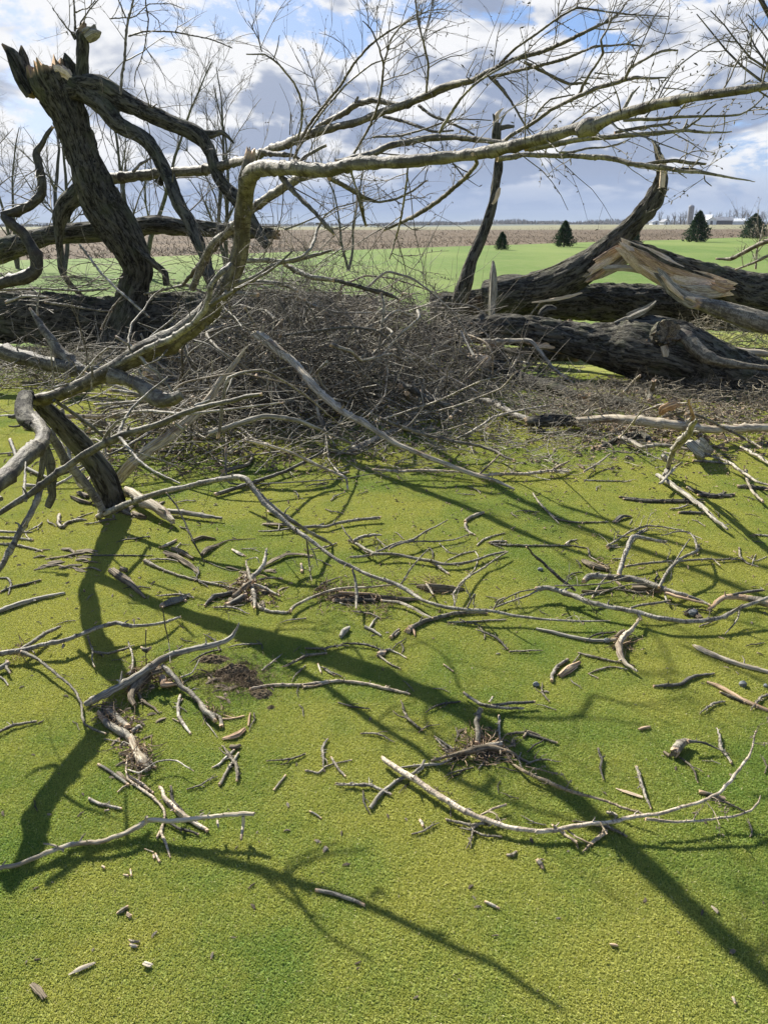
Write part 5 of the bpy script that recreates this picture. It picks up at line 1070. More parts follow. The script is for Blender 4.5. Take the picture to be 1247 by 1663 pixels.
 ('broken_branch', 'long nodular twig lying level right of the torn turf', 'branch', 'tan', ['H 18,948:6 60,938:6 120,928:6 200,927:6 270,928:6 330,920:6 400,910:6 450,907:6 540,915:6 600,925:6 660,942:6 720,955:6 785,972:4', 'H 275,938:5 330,933:4 400,915:4', 'H 668,945:3 675,930:3'], T),
 ('broken_branch', 'shaggy bark wrapped stub branch with splayed ends right of centre', 'branch', 'limb',
    ['Z 752,1125:6~.01 765,1134:6~.01 780,1144:7~.01 798,1148:7~.01 822,1150:6 850,1150:5', 'Z 779,1152:10~.02 773,1172:10~.02 775,1190:10~.02 774,1208:11~.01', 'Z 797,1146:6~.01 830,1142:7 868,1140:6', 'Z 700,1236:5 725,1228:6 750,1222:9 775,1216:16~.01 800,1214:13 830,1222:6', 'Z 790,1212:11~.01 812,1207:9', 'Z 812,1205:6 826,1220:8 860,1240:5', 'Z 705,1195:3 722,1208:5 740,1220:6', 'Z 795,1140:5 800,1132:4~.03', 'Z 760,1220:6 745,1230:7 730,1233:5', 'Z 825,1192:5 850,1190:6 905,1207:5', 'Z 850,1196:6 858,1188:7 875,1194:5', 'Z 760,1210:3 790,1225:5 830,1238:3'], 'young', {'mats': [None, None, 'dark', 'brown', 'birch', 'brown', None, None, 'brown', None, 'brown', 'brown'], 'fib': [(775, 1218, 18, 150), (800, 1222, 20, 90), (735, 1232, 12, 40)]}),
 ('broken_branch', 'long tan ringed branch sweeping in a shallow arc across the lower right', 'branch', 'tan',
    ['K 655,90:8~.012 690,118:11~.012 740,152:12~.012 800,188:12~.012 850,222:12~.012 950,285:12~.012 1050,345:11~.012 1120,377:10~.012 1190,400:10~.012 1270,428:9~.012 1400,445:9~.012 1480,440:9~.012 1550,425:9~.015 1640,412:8~.02 1760,400:8~.025 1850,378:8~.03 1930,366:7~.035 2020,355:7~.04 2100,330:6~.045 2200,300:6~.05 2280,260:6~.06 2350,180:6~.07 2410,100:5~.08 2440,40:4~.09 2452,-40:3~.1', 'L 690,362:6~.025 760,371:6~.022 840,376:5~.02 920,371:5~.018 1010,362:5~.016 1100,350:5~.02 1165,325:4~.025 1200,290:4~.03 1212,258:2~.035',
     'L 95,118:5~.0 140,145:7~.01 180,165:7~.01 230,185:8~.01 280,207:8~.012 360,240:7~.015 440,262:6~.02 500,278:5~.02 560,300:5~.02 640,328:5~.02 705,350:4~.02', 'L 150,125:3~.01 220,140:3~.02 290,160:2~.02', 'L 270,392:5~.02 320,430:5~.01 380,468:6', 'L 340,415:4~.01 380,445:4 450,478:4', 'L 515,420:6~.0 480,445:7 440,480:6 410,510:3', 'L 485,380:4~.03 515,430:4',
     'K 1130,368:4~.01 1190,335:5 1250,318:5', 'L 620,365:3~.02 630,345:3~.03', 'L 960,280:2~.03 1000,330:2~.02 1025,388:1.5', 'L 265,385:2~.01 280,400:3 300,380:2'], 'young', {'twigs': 16, 'tw_len': (.02, .08)}),
 ('stick', 'bent grey stick crossing under the left end of the tan ringed branch', 'stick', 'grey', ['K 598,335:8 620,300:8 650,262:8 700,222:7 745,190:7~.0 800,168:6 835,145:6 860,105:5~.01', 'K 740,140:3 800,133:5 870,125:6 940,120:5 1000,90:5 1060,40:4 1100,0:4', 'K 820,165:4 850,140:6'], 'young'),
 ('twig', 'pale thin twig just above the bent grey stick', 'twig', T, ['K 915,0:3 950,35:4 1000,68:3', 'K 950,50:5 990,72:4', 'K 1120,140:4 1155,100:4'], T),
 ('log_piece', 'short fat log end with a round open heart and a thin side twig', 'log', 'limb', ['L 818,60:17~.004 832,44:18~.004 848,26:17~.004 868,12:13~.006 895,10:7~.012', 'L 885,10:7~.02 930,14:5~.02 965,20:5~.015 1010,42:3~.01 1070,68:2', 'L 812,68:12~.006 818,60:12~.006', 'L 778,60:6 800,76:8'], 'young', {'mats': ['limb', 'dark', 'brown', 'brown']}),
 ('stick', 'short dark stick under the right arm of the tan ringed branch', 'stick', 'dark', ['L 935,238:8 990,255:9 1048,272:8', 'L 1020,270:4 1070,290:3'], 'plain'),
 ('wood_chip', 'thin pale wedge of wood above the tan ringed branch', 'wood chip', 'fresh', 'L 560,225:2 610,242:7 676,264:6', 'wood', {'flat': .5}),
 ('wood_chip', 'round pale bark flake beside the shadow band', 'wood chip', 'birch', 'L 520,332:7 540,335:10 562,345:5', 'wood', {'flat': .5}),
 ('split_stick', 'long reddish split stick cut by the right edge', 'stick', 'red', ['I 968,858:5 1010,872:8 1060,900:9 1130,940:9 1190,965:8 1270,995:7', 'I 1030,905:4 1080,925:7 1140,950:6'], 'wood', {'mats': [None, 'dark']}),
 ('stick', 'dark crooked stick left of the long reddish split stick', 'stick', 'dark', 'I 728,876:5 780,874:7 850,868:7 880,845:7 930,828:6 1000,820:4', 'young'),
 ('stick', 'short grey curved stick above the open green right of centre', 'stick', 'limb', 'I 265,852:7 268,825:7 290,788:7 338,755:6', 'young'),
 ('bark_piece', 'reddish splintered piece beside the short grey curved stick', 'bark', 'red', ['I 298,828:7 335,802:12 392,768:7', 'I 310,835:4 345,815:5 380,790:4'], 'wood'),
 ('stick', 'smooth grey stick sloping to the right edge below the arched branches', 'stick', 'birch', 'I 912,692:5 935,705:10 1000,736:10 1060,760:9 1120,778:9 1190,798:8 1270,818:8', 'young'),
 ('root_piece', 'shaggy two armed root piece hanging below the grey arched branch', 'root', 'brown', ['I 668,560:4~.02 650,592:6~.02 625,622:8~.01 592,650:11 572,690:13 578,745:11 600,775:7 650,808:4', 'I 555,655:8 575,640:10 595,628:8', 'I 590,770:4 640,785:3', 'I 545,705:4 570,690:7'], 'young', {'mats': ['birch', 'brown', None, None], 'fib': [(1008, 1050, 7, 60), (1012, 1040, 7, 30)]}),
 ('twig', 'thin brown twig and bent straw left of the two armed root piece', 'twig', T, ['I 385,725:3 430,738:5 500,755:5 590,772:3', 'I 432,820:2 480,802:4 520,792:4 560,790:3', 'I 432,820:2 478,842:3', 'I 560,790:3 610,800:3'], T),
 ('broken_branch', 'long arching grey branch right of centre reaching the right edge', 'branch', 'limb',
    ['I 195,435:9~.03 240,430:10~.03 280,437:10~.03 350,462:10~.03 430,495:10~.03 530,517:9~.03 650,540:9~.03 760,570:9~.03 860,583:9~.025 960,580:9~.025 1040,562:8~.03 1100,530:7~.04 1180,500:7~.05 1260,470:6~.06', 'I 270,432:4~.03 210,440:4~.03 150,470:4~.02 60,500:4~.01 10,520:3', 'I 200,437:4~.03 120,450:3~.04 40,490:3~.03 0,525:2~.02', 'I 1120,520:3~.04 1110,570:3~.02 1080,610:3~.01 1050,640:2', 'I 1060,555:3~.03 1110,520:3~.06 1130,505:2~.07', 'I 620,525:5~.03 680,508:5~.04 740,500:5~.04 800,490:4~.04', 'I 655,545:6~.03 670,575:5~.02', 'I 400,465:5~.03 450,455:6~.03 500,455:5~.02'], 'young', {'twigs': 12, 'tw_len': (.03, .12)}),
 ('broken_branch', 'dark spike like stick leaning on the left of the arching grey branch', 'stick', 'dark', 'I 155,245:3~.16 180,278:5~.12 230,322:6~.09 300,385:7~.06 370,442:6~.03', 'young'),
 ('broken_branch', 'split ended branch lying behind the arching grey branch', 'branch', 'limb',
    ['I 415,400:8~.02 440,380:13~.02 500,380:11~.02 560,385:12~.02 620,390:12~.02 680,402:12~.02 740,425:12~.02 790,445:11~.02 860,465:9~.02 930,485:7~.01 980,508:4', 'I 568,375:9~.03 580,325:9~.05 600,275:9~.07 618,225:9~.09 635,198:9~.1 670,205:8~.09 720,215:7~.06 780,225:6~.03', 'I 755,430:6~.03 775,385:6~.05 800,345:6~.06 850,300:6~.07 900,275:5~.07 925,262:5~.06 915,215:4~.06 890,180:3~.07 840,175:3~.07 760,195:2~.06', 'I 770,430:4~.02 785,480:5~.01 790,500:4', 'I 815,330:3~.06 850,270:3~.09 890,210:2~.12', 'I 600,335:5~.02 680,322:5~.02 780,312:5~.01 870,308:5 990,300:4 1030,330:2', 'I 455,475:2~.02 500,450:3~.03 560,430:3~.04 640,415:3~.04 710,412:2~.04', 'I 280,422:3~.05 400,420:3~.05 500,412:3~.04 610,382:2~.05', 'I 450,475:4~.0 480,425:4~.02 510,385:3~.04', 'I 780,455:6~.02 850,475:6 950,500:5'], 'young', {'mats': [None, None, None, None, None, T, T, T, T, 'red'], 'twigs': 14, 'tw_len': (.03, .14), 'fib': [(1040, 955, 26, 60), (975, 920, 12, 40)]}),
 ('bark_piece', 'dark shaggy bark heap under the split ended branch', 'bark', 'brown', ['I 640,430:14 690,432:16 760,440:8', 'I 410,310:8 450,330:12 520,350:8', 'I 400,445:6 470,450:8 540,440:6', 'I 560,400:5 600,440:6 660,455:5', 'I 870,550:8 900,540:10 940,570:8'], 'wood'),
 ('broken_branch', 'stub with an orange torn end at the right edge', 'branch', 'limb', ['I 1255,505:15~.02 1200,487:15~.02 1150,480:11~.02', 'I 1165,480:11~.02 1100,472:10~.02 1050,475:10~.02 1010,500:8~.01 975,530:5', 'I 1080,465:6~.03 1150,450:7~.03 1222,440:6~.04'], 'young', {'mats': [None, 'red', 'dark']}),
 ('twig', 'thin level twig left of the arched branches near the middle', 'twig', T, ['I -10,232:4 80,238:5 160,240:4 260,240:4 360,240:3 430,252:3', 'I 330,235:5 350,218:4 380,212:3', 'I 430,250:3 440,290:4 480,315:3 525,335:4'], T),
 ('stick', 'long green grey stick below the arching grey branch', 'stick', 'grey', 'I 200,617:5 270,632:7 350,652:7 450,670:7 555,670:6', 'plain'),
 ('twig', 'curved thin twig running into the shadow lines in the upper right', 'twig', T, ['I 180,0:3 205,40:4 235,75:4 290,118:4 350,132:4 420,135:4 520,132:3', 'I 220,55:3 260,100:3 300,140:2'], T),
 ('broken_branch', 'web of fine twigs above the split ended branch', 'branch', T, ['I 515,242:4 570,210:4 630,172:4~.01 700,150:4~.02 770,155:3~.02 850,170:3 945,210:2', 'I 520,248:7 560,238:5', 'I 560,195:3 620,200:3 700,160:3', 'I 620,240:2 660,190:2 700,165:2', 'I 600,300:3 540,300:2'], T, {'twigs': 16, 'tw_len': (.03, .18)}),
 ('bark_piece', 'dark curled flake in the upper right of the green', 'bark', 'dark', 'I 555,130:5 585,105:14 622,108:5', 'wood'),
 ('stick', 'long dark stick under the straight grey stick', 'stick', 'dark', ['I 590,28:4 680,38:6 780,40:6 880,42:5 960,45:3', 'I 930,10:6 1000,15:8 1090,8:5', 'I 840,90:5 900,90:6 950,92:5'], T),
 ('twig', 'fine bundle of curved straws near the right edge', 'twig', T, ['I 1115,250:3 1118,290:4 1150,320:3 1200,335:2', 'I 1150,290:2 1190,310:2 1240,290:1.5', 'I 1170,330:2 1190,280:2', 'I 1185,190:4 1247,195:4'], T),
 ('twig', 'hooked twig with bark crumbs near the middle of the green', 'twig', T, ['H 1055,150:6 1060,175:5 1080,195:4 1100,205:3', 'H 1055,140:6 1085,115:7 1140,97:6', 'H 1110,255:3 1145,225:4 1200,205:3 1247,195:3', 'H 1170,240:5 1210,235:6 1250,235:5'], T),
 ('stick', 'small thick stick lying in the long front shadow', 'stick', 'limb', 'K 335,730:7 390,738:8 450,755:8 510,775:8 572,800:6', 'plain'),
 ('twig', 'crossed pair of thin twigs on the open green below centre', 'twig', T, ['K 285,152:4 310,155:4 350,165:4 380,135:4 430,118:3 508,102:3', 'K 410,90:5 430,125:5 450,155:5 477,180:4'], T),
 ('twig', 'short straight twig left of the crossed pair', 'twig', 'limb', 'K 132,247:4 160,215:5 190,175:4', 'plain'),
 ('twig', 'short dark twig below the crossed pair', 'twig', 'dark', 'K 305,348:4 335,362:4 362,382:3', 'plain'),
 ('twig', 'short bumpy twig with a leaf scrap above the silvery stick', 'twig', T, ['Q 268,740:6 320,765:6 350,772:6 425,790:5', 'Q 345,800:4 365,795:5'], T),
 ('broken_branch', 'small pair of peeled twigs right of the tan knotty branch', 'twig', T, ['Q 888,580:4 920,568:5 960,530:6 1000,495:5', 'Q 925,668:6 945,630:6 980,570:6 1020,510:5', 'Q 985,475:8 1010,480:10 1030,470:6', 'Q 1000,520:2 1020,580:2 1025,640:1.5'], T, {'mats': [None, None, 'brown', 'dark']}),
 ('bark_piece', 'curled rusty bark piece above the small peeled twigs', 'bark', 'red', 'Q 945,432:6 985,425:12 1020,408:13 1050,385:9', 'wood'),
 ('twig', 'straw scraps at the tip of the tan knotty branch', 'twig', 'red', ['Q 930,335:4 980,335:4 1050,320:3', 'Q 1080,305:3 1075,340:5 1070,370:3', 'Q 945,315:2 1000,330:2 1045,318:2'], 'plain'),
 ('wood_chip', 'broad pale wood chip left of the bottom middle', 'wood chip', 'birch', 'J 340,1132:5 385,1110:11 430,1092:10 458,1080:5', 'wood', {'flat': .5}),
 ('wood_chip', 'small white square chip near the bottom left', 'wood chip', 'birch', 'J 700,1085:10 715,1090:12 728,1092:10', 'wood', {'flat': .5}),
 ('bark_piece', 'dark crumbly bark piece near the bottom left corner', 'bark', 'brown', 'J 160,1185:8 185,1205:13 215,1240:9', 'wood'),
 ('wood_chip', 'pair of small chips above the white square chip', 'wood chip', T, ['J 625,972:4 645,980:7 672,975:4', 'J 628,990:4 642,998:6 660,1000:5'], 'wood'),
 ('wood_chip', 'two piece tan chip left of the bottom centre', 'wood chip', T, ['J 563,838:4 590,822:8 615,808:6', 'J 615,842:5 630,855:6'], 'wood'),
 ('twig', 'tiny wedge chip right of the long front shadow', 'wood chip', T, 'K 1148,785:5 1180,798:7 1220,818:4', 'plain'),
 ('wood_chip', 'upright pale chip left of the tan ringed branch', 'wood chip', T, 'K 838,392:5 848,405:7 852,422:5', 'plain'),
 ('bark_piece', 'small dark curled scrap below the left half of the tan ringed branch', 'bark', 'dark', ['L 200,550:6 215,565:11 225,585:5', 'L 215,545:4 230,548:3'], 'wood'),
 ('wood_chip', 'brown sliver left of the small dark curled scrap', 'wood chip', T, 'L 62,525:4 85,525:7 105,510:4', 'wood'),
 ('wood_chip', 'rust brown chip low in the middle right', 'wood chip', 'red', 'L 530,930:5 548,933:8 562,936:5', 'wood'),
 ('wood_chip', 'grey sliver near the bottom right corner', 'wood chip', 'limb', 'L 1085,1170:4 1092,1182:7 1098,1200:5', 'plain'),
 ('wood_chip', 'pale wedge chip right of the widest front shadow', 'wood chip', 'birch', 'L 992,758:3 1008,772:7 1018,785:6', 'plain'),
 ('twig', 'slim brown chip on the mown green left of the short fat log end', 'wood chip', 'red', 'I 662,1072:4 685,1066:7 710,1062:5', 'plain'),
 ('twig', 'three short twigs below the end of the silvery stick', 'twig', T, ['J 495,615:5 505,622:5', 'J 630,630:3 634,660:4', 'J 598,655:4 618,658:5'], 'plain'),
 ('twig', 'short white ended twig pair under the silvery stick', 'twig', T, ['J 750,552:4 768,590:5', 'J 742,560:5 745,575:4', 'J 700,530:2 740,545:3'], 'plain'),
 ('twig', 'dark stake twig with a twisted leaf standing near the wide shadow', 'twig', 'dark', ['G 705,860:2~.0 705,800:2~.04 703,740:2~.08 706,660:3~.13', 'G 680,745:3~.085 703,765:12~.08 728,748:5~.085', 'G 822,820:2 815,720:2~.05 795,630:3~.11 785,550:2~.16'], 'plain'),
 ('twig', 'small dark hooked twig hanging left of the root cluster', 'twig', 'dark', ['G 800,0:3@3.75 850,60:3@3.7 900,160:3@3.6 940,250:3~.08 985,330:2~0', 'G 990,330:2 1060,360:2~.0 1120,378:2 1170,370:1.5'], 'plain'),
 ('bark_piece', 'dark flat bark slab left of the plain grey stick', 'bark', 'brown', 'H 90,150:8 140,152:16 200,155:12 215,165:6', 'wood', {'flat': .5}),
 ('bark_piece', 'shadowed lump of bark above the flat bark slab', 'bark', 'dark', 'H 110,90:9 150,100:14 195,110:8', 'wood'),
 ('bark_piece', 'pale and dark bark scraps right below the stub foot', 'bark', 'brown', ['G 560,60:9 600,90:10 640,110:6', 'G 640,100:8 670,115:10 700,120:6', 'G 345,20:6 400,40:9 440,50:6', 'G 380,0:8 420,20:8'], 'wood'),
 ('wood_chip', 'dark angular chip between two thin sticks left of centre', 'wood chip', 'dark', 'H 265,345:5 270,380:6', 'plain'),
]
for rec in S1:
    nm, lab, cat, mat, ss, sty = rec[:6]; kw = rec[6] if len(rec) > 6 else {}
    st(nm, lab, cat, mat, ss, sty, **kw)

# debris of bark strewn across the wide shadow
def crumbs(label, pts, mat='brown', cat='bark', name='bark_piece'):
    e = None
    for (x, y, a, l, w) in pts:
        P0 = at_z(x, y, 0); s = depth(P0)/FPX; d = np.array([cos(a), sin(a), 0])*l*s/2; r = w*s/2
        mb = MB(); mid = P0+(0, 0, r*.9)+np.array([-d[1], d[0], 0])*rng.uniform(-.3, .3)
        tube(mb, [P0-d+(0, 0, r*.5), mid, P0+d+(0, 0, r*.5)], [r*.8, r, r*.65], 6, 'wood', None, (1.3, 1.3), flat=.38)
        tag(mb.build(name, MATS[mat], origin=P0), label, cat, cat+' scraps: '+label)
rs = random.Random(5)
crumbs('short torn bark strip in the heap left of the wide shadow', [(60+rs.uniform(0, 90), 895+rs.uniform(0, 36), rs.uniform(-.6, .6), rs.uniform(16, 34), rs.uniform(4, 8)) for _ in range(22)], 'brown')
crumbs('crumb of dark bark around the tangled root cluster', [(400+rs.gauss(0, 24), 960+rs.gauss(0, 14), rs.uniform(-3, 3), rs.uniform(10, 24), rs.uniform(4, 8)) for _ in range(18)], 'brown')
crumbs('flake of bark beside the knotty root below the plank like branch', [(212+rs.gauss(0, 20), 1190+rs.gauss(0, 28), rs.uniform(-3, 3), rs.uniform(9, 22), rs.uniform(4, 8)) for _ in range(26)], 'brown')
crumbs('bark crumb under the plank like branch', [(245+rs.gauss(0, 20), 1105+rs.gauss(0, 12), rs.uniform(-3, 3), rs.uniform(9, 22), rs.uniform(4, 9)) for _ in range(16)], 'brown')
crumbs('bark shred around the shaggy stub branch right of centre', [(785+rs.gauss(0, 34), 1215+rs.gauss(0, 12), rs.uniform(-3, 3), rs.uniform(9, 22), rs.uniform(3, 7)) for _ in range(18)], 'brown')
crumbs('loose brown flake on the grass under the stub foot', [(200+rs.gauss(0, 40), 825+rs.gauss(0, 14), rs.uniform(-3, 3), rs.uniform(10, 26), rs.uniform(4, 8)) for _ in range(20)], 'brown')

# chips and crumbs sprinkled over the open green
def chips(n, label, mat, lo, hi, name='wood_chip', wr=(.25, .5), ylo=800, yhi=1640, grp='loose chips sprinkled over the green'):
    base = []
    for v in range(6):
        mb = MB(); l = 1.0; tube(mb, [(-.5, 0, .1), (0, rs.uniform(-.12, .12), .16), (.5, 0, .1)], [rs.uniform(.08, .16), rs.uniform(.15, .24), rs.uniform(.05, .14)], 6, 'wood', v+3, (.7, .7), step=.2, flat=.6)
        base.append(mb)
    src = []
    for mb in base: o = mb.build(name, MATS[mat]); src.append(o)
    for i in range(n):
        o = src[i] if i < len(src) else src[i % len(src)].copy()
        if i >= len(src): sc.collection.objects.link(o)
        y = ylo+(yhi-ylo)*rs.random()**1.5; x = rs.uniform(5, 1242); p = at_z(x, y, 0.002)
        s = rs.uniform(lo, hi); o.location = p; o.scale = (s, s*rs.uniform(.8, 1.6), s); o.rotation_euler = (0, 0, rs.uniform(0, 6.28))
        pos = ('just below the arched branches', 'across the middle of the green', 'in the lower half of the green', 'along the bottom of the picture')[int(np.clip((y-800)/220, 0, 3))]
        sd = ('at the left', 'left of centre', 'right of centre', 'at the right')[int(np.clip(x/312, 0, 3))]
        tag(o, label+' '+pos+', '+sd, 'wood chip', grp)
chips(80, 'tiny pale wood chip', 'twig', .006, .021)
chips(90, 'tiny dark bark crumb', 'brown', .007, .021, name='bark_piece', grp='loose crumbs sprinkled over the green')
chips(34, 'bright fresh wood fleck', 'birch', .004, .012, grp='bright flecks on the green', name='wood_chip')

def short_twigs(n):
    src = []
    for v in range(8):
        mb = MB(); b = rs.uniform(-.12, .12); tube(mb, [(-.5, 0, .03), (-.1, b, .05), (.2, b*.3, .06), (.5, rs.uniform(-.1, .1), .03)], [.022, .03, .024, .012], 5, 'twig', v+30, (.5, .4), step=.04, wob=1.0, spurs=1.2)
        if v % 2: q = rs.uniform(-.2, .2); tube(mb, [(q, b, .05), (q+.14, b+.12, .06), (q+.3, b+.16, .08)], [.016, .012, .008], 5, 'twig', v+50, (0, .4), step=.04)
        src.append(mb.build('twig', MATS['twig' if v % 3 else 'dark']))
    for i in range(n):
        o = src[i] if i < 8 else src[i % 8].copy()
        if i >= 8: sc.collection.objects.link(o)
        y = 720+640*rs.random()**1.7; x = rs.uniform(5, 1242); p = at_z(x, y, 0.003); s_ = rs.uniform(.05, .19)
        o.location = p; o.scale = (s_, s_, s_); o.rotation_euler = (0, 0, rs.uniform(0, 6.28))
        pos = ('near the foot of the brush pile', 'among the scattered branches', 'on the middle of the green', 'on the open lower green')[int(np.clip((y-720)/160, 0, 3))]
        sd = ('at the left', 'left of centre', 'right of centre', 'at the right')[int(np.clip(x/312, 0, 3))]
        tag(o, 'thin short loose '+('dark' if (i % 8) % 3 == 0 else 'tan')+' twig '+pos+', '+sd, 'twig', 'short loose twigs scattered over the green')
short_twigs(180)

# pebbles
def pebble(px, py, w, label):
    p = at_z(px, py, 0); r = w*.36*depth(p)/FPX; mb = MB(); k = rs.randint(0, 999)
    tube(mb, [p+(-r, 0, r*.5), p+(-r*.5, 0, r*.62), p+(r*.3, 0, r*.66), p+(r, 0, r*.5)], [r*.25, r*.75, r*.8, r*.2], 9, 'wood', k, (0, 0), step=r*.3, wob=.1)
    tag(mb.build('pebble', M_STONE, origin=p), label, 'pebble')
pebble(870, 1115, 15, 'dark rounded pebble on the open green right of centre'); pebble(1205, 1114, 17, 'pale pointed pebble with a shadow near the right edge')
pebble(877, 927, 13, 'grey blue pebble left of the arching grey branch'); pebble(985, 1044, 17, 'dark pebble beside the shaggy two armed root piece')
pebble(1124, 1000, 22, 'large grey stone tucked under the arching grey branch'); pebble(1242, 1116, 10, 'small pebble at the right edge beside the pointed one')

# torn divot of turf
def divot():
    e = empty('torn_turf', at_z(370, 1105, 0), 'torn up clump of turf and soil beside a dark gouge in the green', 'clump of turf')
    for (cx, cy, rx, ry, hh, sd) in ((345, 1072, .075, .035, .022, 1), (385, 1098, .085, .04, .05, 2), (408, 1112, .045, .03, .035, 3), (425, 1128, .05, .035, .02, 4), (440, 1150, .02, .014, .012, 5)):
        c = at_z(cx, cy, 0); n = 44; u = np.linspace(-1, 1, n); X, Y = np.meshgrid(u, u, indexing='ij'); q = np.stack([X*4, Y*4, X*0+sd], -1)
        R = np.hypot(X, Y)*(1+.35*(fbm(q*.6, 2, sd)-.5)*2)
        Z = hh*np.clip(1-R**2, -.2, 1)*(.35+1.2*fbm(q*1.3, 4, sd)) - .004
        V = np.stack([c[0]+X*rx, c[1]+Y*ry, Z+ (fbm(q*5, 2, sd)-.5)*.008], -1).reshape(-1, 3)
        i = np.arange(n-1)[:, None]*n; j = np.arange(n-1)[None]; Q = np.stack([i+j, i+n+j, i+n+j+1, i+j+1], -1).reshape(-1, 4)
        mb = MB(); mb.add(V, Q); mb.build('soil_clod', M_SOIL, e)
    # roots and thatch standing out of the clod
    mb = MB(); n = 1500; c = np.array([at_z(385+rng.normal()*34, 1106+rng.normal()*16+0, 0) for _ in range(n)]); c[:, 2] = rng.uniform(0, .035, n)
    P, R = rand_twigs(c, rng.normal(size=(n, 3))+np.array([0, 0, .5]), rng.uniform(.008, .03, n), np.full(n, .0007), 4, .5, 0, .4); thin_tubes(mb, P, R, 3)
    tag(mb.build('thatch', M_LITTER, e), kind='stuff')
divot()
crumbs('lump of bark caught in the torn turf', [(385+rs.gauss(0, 30), 1115+rs.gauss(0, 16), rs.uniform(-3, 3), rs.uniform(8, 20), rs.uniform(4, 9)) for _ in range(16)], 'brown')

# ------------------------------------------------------------------ brush pile
def pile_h(x, y):
    """height of the heap in metres over the lawn"""
    a = np.exp(-(((x+0.60)/1.5)**4)) * np.clip(1-((y-8.1)/2.5)**2, 0, 1) * .70
    b = np.exp(-(((x-0.9)/1.1)**2)) * np.clip(1-((y-8.7)/1.4)**2, 0, 1) * .18
    c = .5*np.exp(-(((x+1.5)/.75)**2)) * np.clip(1-((y-5.7)/1.6)**2, 0, 1)
    f = .34*np.exp(-(((x+0.95)/.75)**2)) * np.clip(1-((y-5.6)/1.0)**2, 0, 1)
    k = .15+1.45*vnoise(np.stack([np.asarray(x, float)*2.1, np.asarray(y, float)*1.7, np.zeros_like(np.asarray(x, float))], -1), 21)
    g = .42*sstep(-4.6, -3.6, np.asarray(x, float))*(1-sstep(-1.2, -.4, np.asarray(x, float)))*np.clip(1-((y-8.6)/1.1)**2, 0, 1)
    return np.maximum(np.maximum(np.maximum(a, b), g), np.maximum(f, c*0.8))*k
def pile():
    # single brush branches
    for i in range(290):
        for _ in range(50):
            x = rng.uniform(-2.4, 2.2); y = rng.uniform(4.9, 9.6); h = float(pile_h(np.array(x), np.array(y)))
            if h > .12: break
        z = h*rng.uniform(.1, 1.0)+.03; a = rng.normal()*.75 + (0 if rng.random() < .7 else pi/2); el = rng.normal()*.35
        L = rng.uniform(.5, 1.7); d = np.array([cos(a)*cos(el), sin(a)*cos(el)*.8, sin(el)]); bend = rng.normal(size=3)*.17*L
        c = np.array([x, y, z]); k = 5; pts = []
        for t in np.linspace(-.5, .5, k): p = c+d*L*t+bend*(1-4*t*t)+rng.normal(size=3)*.025*L; p[2] = max(p[2], .02); pts.append(p)
        r = rng.uniform(.006, .017)*(1.9 if rng.random() < .12 else 1); mb = MB()
        tube(mb, pts, np.linspace(r, r*.45, k), 6, 'young', None, (.7, .5), wob=.6, maxn=40)
        m = ['twig', 'tan', 'dark', 'twig', 'grey', 'limb'][int(rng.integers(6))]
        side = 'left flank' if x < -1.0 else 'left middle' if x < -.35 else 'right middle' if x < .4 else 'right flank'
        lay = 'front foot' if y < 6.3 else 'middle' if y < 7.8 else 'back'; hi = 'low in' if z < h*.45 else 'high in'
        tag(mb.build('brush_branch', MATS[m], origin=c), {'twig': 'tan', 'limb': 'grey barked', 'dark': 'dark brown', 'tan': 'peeled pale', 'grey': 'bleached bare'}[m]+' bent branch '+hi+' the '+lay+' of the brush pile, '+side, 'branch', 'branches tangled in the brush pile')
    # twig mass
    def mass(n, xr, yr, hf, zl, ln, r, nm, mat, flatness=.35, lab=None, upb=0.0):
        x = rng.uniform(*xr, n*4); y = rng.uniform(*yr, n*4); h = hf(x, y); ok = rng.random(n*4) < np.clip(h/zl, 0, 1)
        x, y, h = x[ok][:n], y[ok][:n], h[ok][:n]; m = len(x)
        z = h*rng.uniform(0, 1, m)**.8+.015
        a = rng.uniform(0, 2*pi, m); d = np.stack([np.cos(a)*1.25, np.sin(a), rng.normal(size=m)*flatness+upb], -1)
        L = rng.uniform(*ln, m)*np.clip(.4+h, .4, 1.1)
        dn = d/np.linalg.norm(d, axis=1, keepdims=True)
        S = np.stack([x, y, z], -1)-dn*L[:, None]*.5; S[:, 2] = np.maximum(S[:, 2], .01)
        P, R = rand_twigs(S, d, L, rng.uniform(*r, m), 7, .32, 0, .4); P[..., 2] = np.maximum(P[..., 2], .006)
        mb = MB(); thin_tubes(mb, P, R, 4)
        k = 3; S2 = P[:, 1:1+k+2][:, :k].reshape(-1, 3); D2 = (P[:, 2:2+k]-P[:, 1:1+k]).reshape(-1, 3); D2 /= np.linalg.norm(D2, axis=1, keepdims=True)+1e-9
        D2 = D2+rng.normal(size=D2.shape)*.6; L2 = np.repeat(L, k)*rng.uniform(.15, .5, m*k)
        P2, R2 = rand_twigs(S2, D2, L2, np.repeat(R[:, 2]*.6, k), 5, .3, 0, .5); P2[..., 2] = np.maximum(P2[..., 2], .005); thin_tubes(mb, P2, R2, 3)
        return tag(mb.build(nm, MATS[mat]), lab, 'twigs', kind='stuff')
    mass(1500, (-4.6, 2.1), (5.0, 9.8), pile_h, .7, (.3, 1.3), (.0022, .0065), 'twig_tangle', 'twig', lab='dense tangle of thin dry twigs heaped in the brush pile')
    mass(720, (-2.5, 2.3), (5.2, 9.6), pile_h, .7, (.3, 1.2), (.002, .006), 'twig_tangle', 'dark', lab='darker thin twigs deep inside the brush pile')  # dark bark colour stands in for the shade within the heap
